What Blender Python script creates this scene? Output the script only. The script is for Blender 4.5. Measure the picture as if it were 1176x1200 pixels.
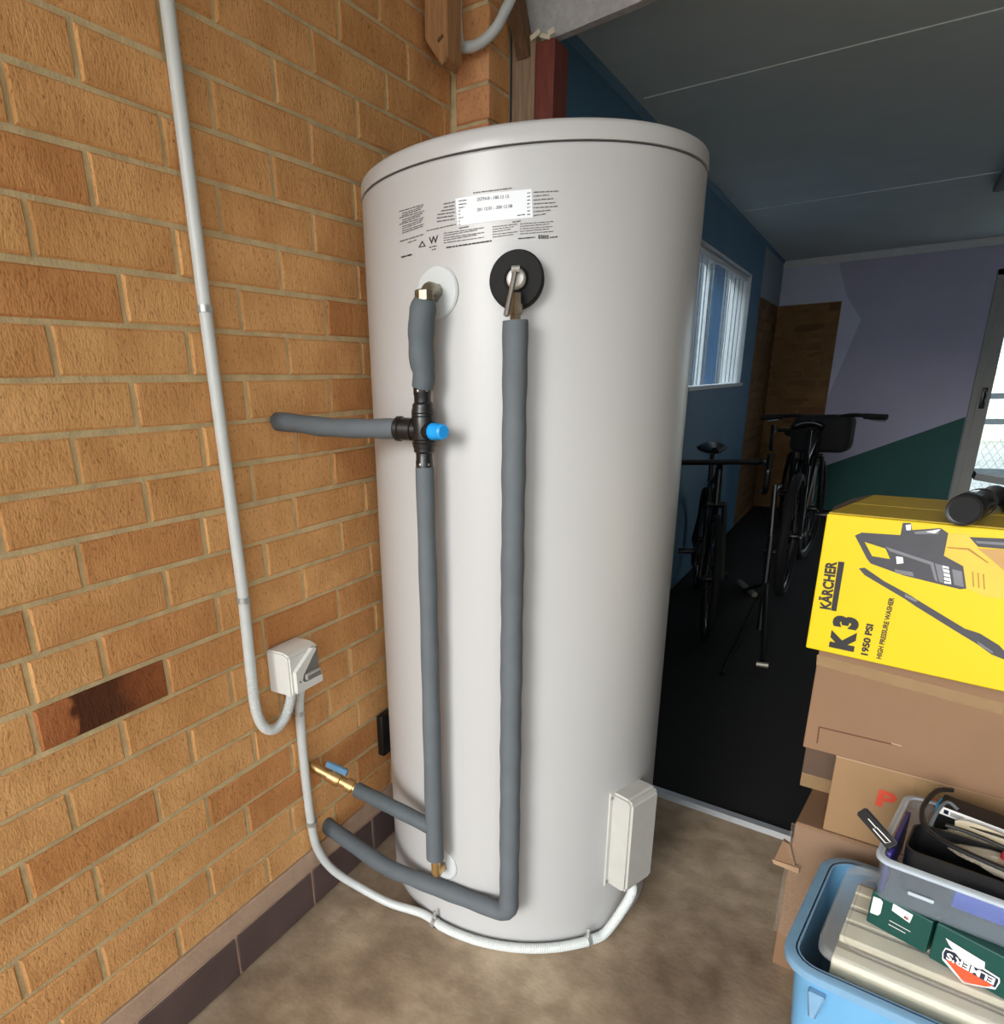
import bpy, bmesh, math, random
from mathutils import Vector, Matrix, Euler, noise
from math import sin, cos, pi, radians

# ------------------------------------------------------------------ scene reset
for o in list(bpy.data.objects): bpy.data.objects.remove(o)
SC = bpy.context.scene
COL = SC.collection
R = random.Random(7)

# ------------------------------------------------------------------ camera (solved from the brick courses)
F_PX, YAW, PITCH, ROLL = 804.4496, 0.5902, 0.3325, 0.0390
PX, PY = 480.5886, 734.5230
CAM = Vector((1.1088, 0.0, 1.3340))
_f = Vector((-sin(YAW)*cos(PITCH), cos(YAW)*cos(PITCH), -sin(PITCH)))
_r = Vector((cos(YAW), sin(YAW), 0)); _d = _f.cross(_r)
RIGHT = _r*cos(ROLL) + _d*sin(ROLL); DOWN = _d*cos(ROLL) - _r*sin(ROLL); FWD = _f
cam_data = bpy.data.cameras.new('camera'); cam = bpy.data.objects.new('camera', cam_data); COL.objects.link(cam)
m = Matrix.Identity(4)
for i in range(3):
    m[i][0] = RIGHT[i]; m[i][1] = -DOWN[i]; m[i][2] = -FWD[i]; m[i][3] = CAM[i]
cam.matrix_world = m
cam_data.sensor_width = 36; cam_data.sensor_fit = 'AUTO'
cam_data.lens = F_PX*36/1200
cam_data.shift_x = (588-PX)/1200; cam_data.shift_y = (PY-600)/1200
cam_data.clip_start = 0.02; cam_data.clip_end = 200
SC.camera = cam

# ------------------------------------------------------------------ view, sky and sun
SC.view_settings.view_transform = 'Standard'; SC.view_settings.look = 'None'
SC.view_settings.exposure = 0.33; SC.view_settings.gamma = 1; SC.view_settings.use_curve_mapping = False
world = bpy.data.worlds.new('sky'); SC.world = world; world.use_nodes = True
bg = world.node_tree.nodes['Background']
bg.inputs[0].default_value = (0.86, 0.94, 1.0, 1); bg.inputs[1].default_value = 2.9
sun = bpy.data.lights.new('sun', 'SUN'); sun.energy = 2.0; sun.angle = radians(22); sun.color = (1.0, 0.97, 0.92)
sun_o = bpy.data.objects.new('sun', sun); COL.objects.link(sun_o)
_sd = Vector((0.07, 0.95, -0.27))              # direction the hazy light travels, in through the open front of the carport
sun_o.rotation_euler = _sd.to_track_quat('-Z', 'Y').to_euler()

# measuring helpers: sight line of the solved camera met with a real plane or cylinder
def ray(x, y): return RIGHT*((x-PX)/F_PX) + DOWN*((y-PY)/F_PX) + FWD
def on(x, y, ax, v):
    d = ray(x, y); return CAM + d*((v-CAM[ax])/d[ax])
TX, TY, TR = 0.39246, 1.5982, 0.3632            # tank axis and radius
def on_tank(x, y, r=TR):
    d = ray(x, y); o = CAM
    a = d.x**2+d.y**2; b = 2*(d.x*(o.x-TX)+d.y*(o.y-TY)); c = (o.x-TX)**2+(o.y-TY)**2-r*r
    t = (-b-math.sqrt(max(0, b*b-4*a*c)))/(2*a); p = o+d*t
    return math.atan2(p.y-TY, p.x-TX), p.z
def cyl_pt(ang, z, r): return Vector((TX+r*cos(ang), TY+r*sin(ang), z))

# ------------------------------------------------------------------ materials
def lin(c): return tuple(((v/255)/12.92 if v/255 <= .04045 else ((v/255+.055)/1.055)**2.4) for v in c)
def new_mat(name):
    mt = bpy.data.materials.new(name); mt.use_nodes = True
    nt = mt.node_tree; return mt, nt, nt.nodes['Principled BSDF']
def N(nt, t, **kw):
    n = nt.nodes.new(t)
    for k, v in kw.items(): setattr(n, k, v)
    return n
def mat(name, rgb, rough=.5, metal=0, var=.06, scale=30, bump=0, bscale=200, alpha=1, spec=.5, trans=0, coat=0, stretch=None):
    """plain material with a little procedural tone variation and relief"""
    mt, nt, b = new_mat(name)
    L = nt.links; c = lin(rgb)
    tc = N(nt, 'ShaderNodeTexCoord'); src = tc.outputs['Object']
    if stretch:
        mp = N(nt, 'ShaderNodeMapping'); mp.inputs['Scale'].default_value = stretch; L.new(src, mp.inputs[0]); src = mp.outputs[0]
    nz = N(nt, 'ShaderNodeTexNoise'); nz.inputs['Scale'].default_value = scale; nz.inputs['Detail'].default_value = 4
    L.new(src, nz.inputs['Vector'])
    cr = N(nt, 'ShaderNodeValToRGB'); cr.color_ramp.elements[0].position = .3; cr.color_ramp.elements[1].position = .7
    cr.color_ramp.elements[0].color = (*[max(0, v*(1-var)) for v in c], 1); cr.color_ramp.elements[1].color = (*[min(1, v*(1+var)) for v in c], 1)
    L.new(nz.outputs['Fac'], cr.inputs[0]); L.new(cr.outputs[0], b.inputs['Base Color'])
    b.inputs['Roughness'].default_value = rough; b.inputs['Metallic'].default_value = metal
    b.inputs['Specular IOR Level'].default_value = spec; b.inputs['Alpha'].default_value = alpha
    b.inputs['Transmission Weight'].default_value = trans; b.inputs['Coat Weight'].default_value = coat
    if bump:
        n2 = N(nt, 'ShaderNodeTexNoise'); n2.inputs['Scale'].default_value = bscale; n2.inputs['Detail'].default_value = 6
        L.new(src, n2.inputs['Vector'])
        bp = N(nt, 'ShaderNodeBump'); bp.inputs['Strength'].default_value = bump; bp.inputs['Distance'].default_value = .004
        L.new(n2.outputs['Fac'], bp.inputs['Height']); L.new(bp.outputs[0], b.inputs['Normal'])
    return mt

def brick_mat(name, c1, c2, c3, burnt=False):
    mt, nt, b = new_mat(name); L = nt.links
    tc = N(nt, 'ShaderNodeTexCoord'); oi = N(nt, 'ShaderNodeObjectInfo')
    off = N(nt, 'ShaderNodeVectorMath', operation='SCALE'); off.inputs[0].default_value = (31, 17, 53); L.new(oi.outputs['Random'], off.inputs['Scale'])
    ad = N(nt, 'ShaderNodeVectorMath', operation='ADD'); L.new(tc.outputs['Object'], ad.inputs[0]); L.new(off.outputs[0], ad.inputs[1])
    base = N(nt, 'ShaderNodeValToRGB'); e = base.color_ramp.elements
    e[0].position = 0; e[0].color = (*lin(c1), 1); e[1].position = 1; e[1].color = (*lin(c3), 1)
    k = e.new(.55); k.color = (*lin(c2), 1)
    L.new(oi.outputs['Random'], base.inputs[0])
    # blotches of kiln flash
    n1 = N(nt, 'ShaderNodeTexNoise'); n1.inputs['Scale'].default_value = 9; n1.inputs['Detail'].default_value = 5; L.new(ad.outputs[0], n1.inputs['Vector'])
    r1 = N(nt, 'ShaderNodeValToRGB'); r1.color_ramp.elements[0].position = .35; r1.color_ramp.elements[0].color = (.90, .82, .74, 1); r1.color_ramp.elements[1].position = .65; r1.color_ramp.elements[1].color = (1.1, 1.08, 1.05, 1)
    L.new(n1.outputs['Fac'], r1.inputs[0])
    mx = N(nt, 'ShaderNodeMix', data_type='RGBA', blend_type='MULTIPLY'); mx.inputs[0].default_value = 1
    L.new(base.outputs[0], mx.inputs[6]); L.new(r1.outputs[0], mx.inputs[7])
    # drag marks and pits (long upright flecks)
    mp = N(nt, 'ShaderNodeMapping'); mp.inputs['Scale'].default_value = (1, 1, .5); L.new(ad.outputs[0], mp.inputs[0])
    n2 = N(nt, 'ShaderNodeTexNoise'); n2.inputs['Scale'].default_value = 230; n2.inputs['Detail'].default_value = 3; L.new(mp.outputs[0], n2.inputs['Vector'])
    r2 = N(nt, 'ShaderNodeValToRGB'); r2.color_ramp.elements[0].position = .28; r2.color_ramp.elements[0].color = (.46, .36, .28, 1); r2.color_ramp.elements[1].position = .42; r2.color_ramp.elements[1].color = (1, 1, 1, 1)
    L.new(n2.outputs['Fac'], r2.inputs[0])
    m2 = N(nt, 'ShaderNodeMix', data_type='RGBA', blend_type='MULTIPLY'); m2.inputs[0].default_value = .75
    L.new(mx.outputs[2], m2.inputs[6]); L.new(r2.outputs[0], m2.inputs[7])
    out = m2.outputs[2]
    if burnt:
        sp = N(nt, 'ShaderNodeSeparateXYZ'); L.new(tc.outputs['Object'], sp.inputs[0])
        n4 = N(nt, 'ShaderNodeTexNoise'); n4.inputs['Scale'].default_value = 25; L.new(tc.outputs['Object'], n4.inputs['Vector'])
        q = N(nt, 'ShaderNodeMath', operation='MULTIPLY_ADD'); q.inputs[1].default_value = .06; L.new(n4.outputs['Fac'], q.inputs[0]); L.new(sp.outputs['Y'], q.inputs[2])
        r4 = N(nt, 'ShaderNodeValToRGB'); el = r4.color_ramp.elements
        el[0].position = 0; el[0].color = (1, 1, 1, 1); el[1].position = 1; el[1].color = (.74, .62, .52, 1)
        for p_, v_ in ((.30, (1, .9, .85, 1)), (.34, (.22, .19, .20, 1)), (.62, (.22, .19, .20, 1)), (.72, (.44, .34, .30, 1))):
            x_ = el.new(p_); x_.color = v_
        mr = N(nt, 'ShaderNodeMapRange'); mr.inputs[1].default_value = -.13; mr.inputs[2].default_value = .16; L.new(q.outputs[0], mr.inputs[0]); L.new(mr.outputs[0], r4.inputs[0])
        m4 = N(nt, 'ShaderNodeMix', data_type='RGBA', blend_type='MULTIPLY'); m4.inputs[0].default_value = 1
        L.new(out, m4.inputs[6]); L.new(r4.outputs[0], m4.inputs[7]); out = m4.outputs[2]
    L.new(out, b.inputs['Base Color']); b.inputs['Roughness'].default_value = .85; b.inputs['Specular IOR Level'].default_value = .25
    n3 = N(nt, 'ShaderNodeTexNoise'); n3.inputs['Scale'].default_value = 60; n3.inputs['Detail'].default_value = 5; L.new(mp.outputs[0], n3.inputs['Vector'])
    sm = N(nt, 'ShaderNodeMath', operation='MULTIPLY_ADD'); sm.inputs[1].default_value = .6; L.new(n2.outputs['Fac'], sm.inputs[0]); L.new(n3.outputs['Fac'], sm.inputs[2])
    bp = N(nt, 'ShaderNodeBump'); bp.inputs['Strength'].default_value = .55; bp.inputs['Distance'].default_value = .006
    L.new(sm.outputs[0], bp.inputs['Height']); L.new(bp.outputs[0], b.inputs['Normal'])
    return mt

def concrete_mat(name, c1, c2, c3):
    mt, nt, b = new_mat(name); L = nt.links
    tc = N(nt, 'ShaderNodeTexCoord')
    n1 = N(nt, 'ShaderNodeTexNoise'); n1.inputs['Scale'].default_value = 2.6; n1.inputs['Detail'].default_value = 8; n1.inputs['Roughness'].default_value = .62; L.new(tc.outputs['Object'], n1.inputs['Vector'])
    r1 = N(nt, 'ShaderNodeValToRGB'); e = r1.color_ramp.elements
    e[0].position = .32; e[0].color = (*lin(c1), 1); e[1].position = .70; e[1].color = (*lin(c3), 1); k = e.new(.5); k.color = (*lin(c2), 1)
    L.new(n1.outputs['Fac'], r1.inputs[0])
    n2 = N(nt, 'ShaderNodeTexNoise'); n2.inputs['Scale'].default_value = 14; n2.inputs['Detail'].default_value = 6; L.new(tc.outputs['Object'], n2.inputs['Vector'])
    r2 = N(nt, 'ShaderNodeValToRGB'); r2.color_ramp.elements[0].position = .33; r2.color_ramp.elements[0].color = (.7, .68, .66, 1); r2.color_ramp.elements[1].position = .6; r2.color_ramp.elements[1].color = (1.05, 1.05, 1.05, 1)
    L.new(n2.outputs['Fac'], r2.inputs[0])
    mx = N(nt, 'ShaderNodeMix', data_type='RGBA', blend_type='MULTIPLY'); mx.inputs[0].default_value = .8
    L.new(r1.outputs[0], mx.inputs[6]); L.new(r2.outputs[0], mx.inputs[7]); L.new(mx.outputs[2], b.inputs['Base Color'])
    b.inputs['Roughness'].default_value = .62
    n3 = N(nt, 'ShaderNodeTexNoise'); n3.inputs['Scale'].default_value = 90; n3.inputs['Detail'].default_value = 6; L.new(tc.outputs['Object'], n3.inputs['Vector'])
    bp = N(nt, 'ShaderNodeBump'); bp.inputs['Strength'].default_value = .25; bp.inputs['Distance'].default_value = .003
    L.new(n3.outputs['Fac'], bp.inputs['Height']); L.new(bp.outputs[0], b.inputs['Normal'])
    return mt

M = {}
M['brick'] = brick_mat('brick', (220, 166, 108), (228, 176, 118), (206, 146, 92))
M['brick_burnt'] = brick_mat('burnt_brick', (178, 116, 76), (186, 120, 78), (180, 118, 74), True)
M['brick_orange'] = brick_mat('orange_brick', (226, 164, 118), (226, 172, 118), (236, 158, 118))
M['brick_dark'] = brick_mat('brown_brick', (128, 98, 66), (134, 104, 70), (116, 86, 60))
M['mortar'] = mat('mortar', (212, 190, 145), .95, var=.16, scale=22, bump=.5, bscale=160)
M['render'] = mat('painted_render', (196, 166, 142), .9, var=.12, scale=14, bump=.4, bscale=90)
M['tile'] = mat('plinth_tile', (98, 80, 78), .45, var=.14, scale=10, bump=.12)
M['floor'] = concrete_mat('concrete', (120, 101, 82), (166, 145, 121), (204, 184, 158))
M['ground'] = concrete_mat('driveway', (150, 145, 138), (170, 165, 158), (185, 182, 176))
M['carpet'] = mat('charcoal_carpet', (12, 12, 13), 1, var=.25, scale=300, bump=.5, bscale=500)
M['ceiling'] = mat('ceiling_sheet', (222, 232, 232), .8, var=.03, scale=4)
M['lintel'] = mat('roughcast_sheet', (196, 194, 192), .95, var=.1, scale=60, bump=.9, bscale=260)
M['blue'] = mat('blue_paint', (74, 120, 154), .6, var=.05, scale=5)
M['greyblue'] = mat('grey_blue_paint', (146, 158, 172), .7, var=.05, scale=5)
M['lilac'] = mat('lilac_paint', (178, 176, 200), .7, var=.04, scale=4)
M['lilac_light'] = mat('pale_lilac_paint', (204, 206, 228), .7, var=.03, scale=4)
M['teal'] = mat('teal_paint', (14, 82, 77), .65, var=.06, scale=4)
M['white_wall'] = mat('white_wall_paint', (200, 200, 196), .8, var=.03, scale=4)
M['side_wall'] = mat('grey_brown_wall_paint', (140, 128, 114), .8, var=.04, scale=4)
M['shaded_wall'] = mat('shaded_wall_colour', (22, 28, 36), .8)  # shade seen between the blind slats is put into this colour
M['escutcheon'] = mat('pale_clear_plastic_disc', (192, 196, 196), .4, var=.02)
M['white_trim'] = mat('white_trim_paint', (222, 224, 226), .5, var=.04, scale=20)
M['alu'] = mat('aluminium_strip', (210, 212, 216), .3, .6, var=.06, scale=40)
M['tank'] = mat('tank_enamel', (179, 178, 177), .33, var=.012, scale=3, spec=.45)
M['tank_seam'] = mat('seam_shadow_gap', (70, 68, 66), .7)
M['plastic_white'] = mat('white_plastic', (226, 226, 220), .4, var=.03)
M['plastic_grey'] = mat('pale_grey_plastic', (180, 178, 172), .42, var=.03)
M['grey_dark'] = mat('grey_switch_recess', (120, 116, 108), .5)
M['conduit'] = mat('grey_conduit', (206, 210, 208), .35, var=.04)
M['clip'] = mat('steel_clip', (190, 192, 190), .35, .7)
M['insul'] = mat('grey_foam_insulation', (88, 94, 99), .75, var=.08, scale=18, bump=.15, bscale=120)
M['insul_dark'] = mat('smoke_foam_insulation', (80, 88, 93), .72, var=.1, scale=18, bump=.15, bscale=120)
M['black'] = mat('black_plastic', (22, 22, 23), .35, var=.1)
M['foam_black'] = mat('black_foam', (20, 20, 21), .85, var=.15, bump=.3)
M['cyan'] = mat('blue_cap_plastic', (24, 150, 226), .4, var=.04)
M['brass'] = mat('brass', (206, 168, 112), .35, .85, var=.12, scale=40)
M['brass_dull'] = mat('dull_nickel_brass', (150, 140, 122), .35, .9, var=.15, scale=60)
M['steel'] = mat('steel', (190, 190, 188), .25, .9, var=.08)
M['handle_blue'] = mat('blue_lever_vinyl', (92, 136, 170), .35)
M['sticker'] = mat('white_sticker', (226, 230, 234), .8, var=.01, spec=.2)
M['ink'] = mat('black_ink', (36, 34, 36), .6)
M['ink_soft'] = mat('grey_ink', (92, 86, 86), .6)
M['wood'] = mat('weathered_timber', (176, 128, 84), .8, var=.25, scale=18, bump=.4, bscale=60, stretch=(6, 6, .6))
M['wood_dark'] = mat('brown_timber', (112, 82, 58), .85, var=.3, scale=16, bump=.4, bscale=60, stretch=(6, 6, .6))
M['wood_pale'] = mat('bare_timber', (158, 130, 104), .85, var=.3, scale=16, bump=.4, bscale=60, stretch=(8, 8, .6))
M['red'] = mat('red_stained_timber', (122, 56, 44), .5, var=.22, scale=14, bump=.15, stretch=(5, 5, .8))
M['flake'] = mat('peeling_paint', (226, 216, 190), .8)
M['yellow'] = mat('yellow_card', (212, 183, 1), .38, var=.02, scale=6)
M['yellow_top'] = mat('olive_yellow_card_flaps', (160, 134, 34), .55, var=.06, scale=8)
M['card'] = mat('brown_cardboard', (126, 95, 69), .75, var=.05, scale=9, bump=.05)
M['card_pale'] = mat('pale_cardboard', (142, 111, 77), .75, var=.05, scale=9, bump=.05)
M['card_shaded_brown'] = mat('shaded_brown_cardboard', (84, 64, 50), .75, var=.08, scale=9, bump=.05)  # back carton's shade put into the colour; also the brown side flap
M['card_edge'] = mat('cardboard_edge', (160, 130, 100), .8)
M['cut'] = mat('card_cut_line', (92, 58, 40), .9)
M['tape'] = mat('parcel_tape', (168, 138, 100), .18, var=.05, alpha=.45)
M['red_print'] = mat('red_print', (196, 66, 40), .6, var=.1)
M['wrap'] = mat('clear_plastic_wrap', (200, 180, 160), .1, alpha=.12, bump=.6, bscale=26)
M['bag'] = mat('clear_plastic_bag', (215, 205, 185), .15, alpha=.38, bump=.7, bscale=30)
M['bin_blue'] = mat('blue_translucent_bin', (108, 164, 204), .25, var=.08, scale=7, alpha=.88)
M['bin_rim'] = mat('pale_blue_bin_rim', (120, 158, 188), .3, var=.05, alpha=.92)
M['lid_clear'] = mat('clear_lid_plastic', (222, 222, 218), .18, alpha=.16)
M['tub_clear'] = mat('clear_tub_plastic', (146, 156, 166), .15, alpha=.22)
M['tub_rim'] = mat('clear_tub_rim', (196, 206, 216), .2, alpha=.65)
M['green'] = mat('dark_green_card', (16, 66, 58), .4, var=.06, scale=9)
M['paper'] = mat('cream_paper', (222, 214, 190), .8, var=.06, scale=20)
M['paper_grey'] = mat('grey_card_file', (150, 140, 118), .8, var=.08, scale=20)
M['paper_brown'] = mat('brown_file', (112, 96, 74), .8, var=.08, scale=20)
M['navy'] = mat('navy_print', (22, 30, 52), .45)
M['orange'] = mat('orange_red_print', (214, 84, 50), .45)
M['white_print'] = mat('white_print', (238, 236, 232), .5)
M['torn'] = mat('torn_label_backing', (214, 206, 204), .8, var=.05)
M['royal'] = mat('royal_blue_plastic', (34, 66, 190), .4)
M['indigo'] = mat('indigo_plastic', (48, 44, 120), .4)
M['hp_blue'] = mat('blue_box_end', (42, 120, 156), .4)
M['darkred'] = mat('dark_red_plastic', (160, 36, 44), .4)
M['olive'] = mat('grey_green_plastic', (126, 128, 110), .5)
M['slate'] = mat('slate_cloth', (62, 72, 76), .9, bump=.3)
M['grey_print'] = mat('grey_print', (62, 62, 68), .4, var=.1, scale=30)
M['grey_print2'] = mat('mid_grey_print', (112, 112, 118), .4, var=.1, scale=30)
M['tan_print'] = mat('gold_print', (220, 176, 62), .4, var=.06, scale=16)
M['tan_print2'] = mat('brown_gold_print', (178, 138, 80), .4, var=.06, scale=16)
M['gold_line'] = mat('gold_shade_line', (160, 118, 40), .4)
M['bike'] = mat('black_bicycle_paint', (14, 14, 15), .35)
M['tyre'] = mat('tyre_rubber', (11, 11, 12), .8)
M['spoke'] = mat('spoke_steel', (120, 122, 126), .3, .8)
M['dark_fabric'] = mat('black_fabric', (20, 20, 22), .9, bump=.3)
M['pale_metal'] = mat('pale_metal', (150, 146, 132), .4, .3)
M['door_paint'] = mat('door_grey_paint', (150, 150, 146), .6, var=.06, scale=9)
M['door_alu'] = mat('door_aluminium', (150, 172, 182), .4, .3)
M['mesh'] = mat('security_mesh', (150, 165, 165), .5, .3)
M['fence'] = mat('pale_fence_board', (226, 222, 200), .8, var=.06)
M['slat'] = mat('blind_fabric', (150, 190, 225), .7, var=.03, trans=0)
def glass_mat(name, tint, gloss=.08):
    mt, nt, b = new_mat(name); L = nt.links
    tr = N(nt, 'ShaderNodeBsdfTransparent'); tr.inputs[0].default_value = (*tint, 1)
    gl = N(nt, 'ShaderNodeBsdfGlossy'); gl.inputs['Roughness'].default_value = .03
    mx = N(nt, 'ShaderNodeMixShader'); mx.inputs[0].default_value = gloss
    L.new(tr.outputs[0], mx.inputs[1]); L.new(gl.outputs[0], mx.inputs[2]); L.new(mx.outputs[0], nt.nodes['Material Output'].inputs[0])
    return mt
M['glass'] = glass_mat('window_glass', (.88, .94, .96))
def slat_mat():
    mt, nt, b = new_mat('translucent_blind'); L = nt.links
    df = N(nt, 'ShaderNodeBsdfDiffuse'); df.inputs[0].default_value = (*lin((206, 220, 236)), 1)
    tl = N(nt, 'ShaderNodeBsdfTranslucent'); tl.inputs[0].default_value = (*lin((120, 178, 236)), 1)  # blue of the backlighting is put into the translucent colour
    mx = N(nt, 'ShaderNodeMixShader'); mx.inputs[0].default_value = .5
    L.new(df.outputs[0], mx.inputs[1]); L.new(tl.outputs[0], mx.inputs[2]); L.new(mx.outputs[0], nt.nodes['Material Output'].inputs[0])
    return mt
M['slat'] = slat_mat()

# ------------------------------------------------------------------ mesh helpers
def link(name, me, mt, parent=None):
    o = bpy.data.objects.new(name, me); COL.objects.link(o)
    if mt is not None and len(me.materials) == 0: me.materials.append(mt)
    if parent is not None: o.parent = parent
    return o
def smooth_by_angle(me, ang=35):
    bm = bmesh.new(); bm.from_mesh(me)
    for f in bm.faces: f.smooth = True
    for e in bm.edges:
        if len(e.link_faces) == 2 and e.calc_face_angle(0) > radians(ang): e.smooth = False
    bm.to_mesh(me); bm.free()
class MB:
    def __init__(s): s.bm = bmesh.new()
    def box(s, lo, hi, bev=0, mtx=None, seg=2):
        r = bmesh.ops.create_cube(s.bm, size=1); vs = r['verts']
        lo, hi = Vector(lo), Vector(hi)
        for v in vs: v.co = Vector([lo[i]+(v.co[i]+.5)*(hi[i]-lo[i]) for i in range(3)])
        if bev:
            es = list({e for v in vs for e in v.link_edges})
            rb = bmesh.ops.bevel(s.bm, geom=es, offset=bev, segments=seg, affect='EDGES', profile=.5)
            vs = list({v for f in rb['faces'] for v in f.verts} | {v for v in vs if v.is_valid})
        if mtx is not None:
            for v in vs: v.co = mtx @ v.co
        return s
    def rings(s, rings, close=False, cap=True):
        rs = [[s.bm.verts.new(p) for p in ring] for ring in rings]
        n = len(rs[0])
        for a, b in zip(rs, rs[1:]):
            for i in range(n): s.bm.faces.new((a[i], a[(i+1) % n], b[(i+1) % n], b[i]))
        if close:
            a, b = rs[-1], rs[0]
            for i in range(n): s.bm.faces.new((a[i], a[(i+1) % n], b[(i+1) % n], b[i]))
        elif cap:
            s.bm.faces.new(rs[0][::-1]); s.bm.faces.new(rs[-1])
        return s
    def tube(s, pts, r, n=14, cap=True, close=False):
        """r: number or function of index"""
        pts = [Vector(p) for p in pts]
        t0 = (pts[1]-pts[0]).normalized()
        u = t0.orthogonal().normalized(); out = []
        for i, p in enumerate(pts):
            a = pts[max(0, i-1)]; b = pts[min(len(pts)-1, i+1)]
            if close: a = pts[i-1]; b = pts[(i+1) % len(pts)]
            t = (b-a).normalized(); u = (u-t*u.dot(t)).normalized(); w = t.cross(u)
            rr = r(i) if callable(r) else r
            out.append([p+(u*cos(2*pi*k/n)+w*sin(2*pi*k/n))*rr for k in range(n)])
        return s.rings(out, close=close, cap=cap)
    def lathe(s, prof, origin, axis, n=32, cap=True):
        """prof: (radius, distance along axis)"""
        ax = Vector(axis).normalized(); u = ax.orthogonal().normalized(); w = ax.cross(u); o = Vector(origin)
        return s.rings([[o+ax*h+(u*cos(2*pi*k/n)+w*sin(2*pi*k/n))*max(r, 1e-5) for k in range(n)] for r, h in prof], cap=cap)
    def prism(s, poly, d):
        """closed polygon of points pushed along vector d"""
        d = Vector(d); a = [s.bm.verts.new(Vector(p)) for p in poly]; b = [s.bm.verts.new(Vector(p)+d) for p in poly]
        n = len(a)
        s.bm.faces.new(a); s.bm.faces.new(b[::-1])
        for i in range(n): s.bm.faces.new((a[(i+1) % n], a[i], b[i], b[(i+1) % n]))
        return s
    def build(s, name, mt, parent=None, smooth=True, ang=35):
        bmesh.ops.recalc_face_normals(s.bm, faces=s.bm.faces[:])
        me = bpy.data.meshes.new(name); s.bm.to_mesh(me); s.bm.free()
        if smooth: smooth_by_angle(me, ang)
        return link(name, me, mt, parent)
def grid_mesh(name, P, mt, parent=None):
    """P[i][j] grid of points"""
    h, w = len(P), len(P[0])
    me = bpy.data.meshes.new(name)
    me.from_pydata([tuple(p) for row in P for p in row], [], [(i*w+j, i*w+j+1, (i+1)*w+j+1, (i+1)*w+j) for i in range(h-1) for j in range(w-1)])
    for f in me.polygons: f.use_smooth = True
    return link(name, me, mt, parent)
def catmull(pts, sub=8):
    pts = [Vector(p) for p in pts]; out = []
    for i in range(len(pts)-1):
        p0 = pts[max(0, i-1)]; p1 = pts[i]; p2 = pts[i+1]; p3 = pts[min(len(pts)-1, i+2)]
        for k in range(sub):
            t = k/sub
            out.append(.5*((2*p1)+(p2-p0)*t+(2*p0-5*p1+4*p2-p3)*t*t+(3*p1-p0-3*p2+p3)*t**3))
    return out+[pts[-1]]
def fillet(pts, rad, seg=8):
    """polyline with rounded corners"""
    pts = [Vector(p) for p in pts]; out = [pts[0]]
    for i in range(1, len(pts)-1):
        p = pts[i]; a = pts[i-1]-p; b = pts[i+1]-p
        r = min(rad, a.length*.49, b.length*.49); A = p+a.normalized()*r; B = p+b.normalized()*r
        for k in range(seg+1):
            t = k/seg; out.append(A*(1-t)**2+p*2*t*(1-t)+B*t*t)
    return out+[pts[-1]]
def resample(pts, step):
    out = [pts[0]]; acc = 0
    for a, b in zip(pts, pts[1:]):
        L_ = (b-a).length
        if L_ < 1e-9: continue
        d = step-acc
        while d <= L_: out.append(a+(b-a)*(d/L_)); d += step
        acc = L_-(d-step)
    if (out[-1]-pts[-1]).length > step*.3: out.append(pts[-1])
    return out
def text_mesh(body, bold=0):
    cu = bpy.data.curves.new('t', 'FONT'); cu.body = body; cu.size = 1; cu.offset = bold; cu.resolution_u = 3
    ob = bpy.data.objects.new('t', cu); COL.objects.link(ob)
    dg = bpy.context.evaluated_depsgraph_get(); dg.update()
    me = bpy.data.meshes.new_from_object(ob.evaluated_get(dg)); bpy.data.objects.remove(ob); bpy.data.curves.remove(cu)
    return me
def fit_text(name, body, start, end, height, normal, mt, parent, bold=0, lift=.0006):
    """lettering whose baseline runs start -> end on a flat face, scaled to that length and height"""
    me = text_mesh(body, bold); start, end, nn = Vector(start), Vector(end), Vector(normal).normalized()
    ex = (end-start); Lx = ex.length; ex.normalize(); ey = nn.cross(ex)
    xs = [v.co.x for v in me.vertices]; ys = [v.co.y for v in me.vertices]
    x0, x1, y1 = min(xs), max(xs), max(ys); y0 = min(min(ys), 0) if False else 0
    for v in me.vertices:
        v.co = start+ex*((v.co.x-x0)/(x1-x0)*Lx)+ey*((v.co.y-y0)/(y1-y0)*height)+nn*lift
    me.name = name
    return link(name, me, mt, parent)

# ------------------------------------------------------------------ naming helpers
def tag(o, label=None, cat=None, group=None, kind=None):
    if label: o['label'] = label
    if cat: o['category'] = cat
    if group: o['group'] = group
    if kind: o['kind'] = kind
    return o
def thing(name, label, cat, loc, group=None):
    o = bpy.data.objects.new(name, None); COL.objects.link(o); o.location = loc; o.empty_display_size = .05
    return tag(o, label, cat, group)
def settle(root):
    """children were modelled in world space: hang them from the root without moving them"""
    bpy.context.view_layer.update()
    off = Matrix.Translation(root.location)
    for ch in root.children: ch.matrix_parent_inverse = off.inverted()
def struct(o, label=None, cat='structure'):
    o['kind'] = 'structure'
    if label: o['label'] = label; o['category'] = cat
    return o

# ================================================================== THE SETTING
COURSE, BLEN, MORT = .086, .2712, .010
BED0 = 1.3697
SHIFT = {-9: 1.346, -8: .734, -7: .624, -6: .709, -5: .599, -4: .7, -3: .596, -2: .723, -1: .596, 0: .715, 1: .599, 2: .708, 3: .575, 4: .719, 5: .581, 6: .452, 7: .59, 8: .478, 9: .39, 10: .493, 11: .347, 12: .472, 13: .621}
BACK_Y, CEIL, RIGHT_X, WALL_X = 8.25, 2.37, 3.4, .114
PIER_Y = 1.96

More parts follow.
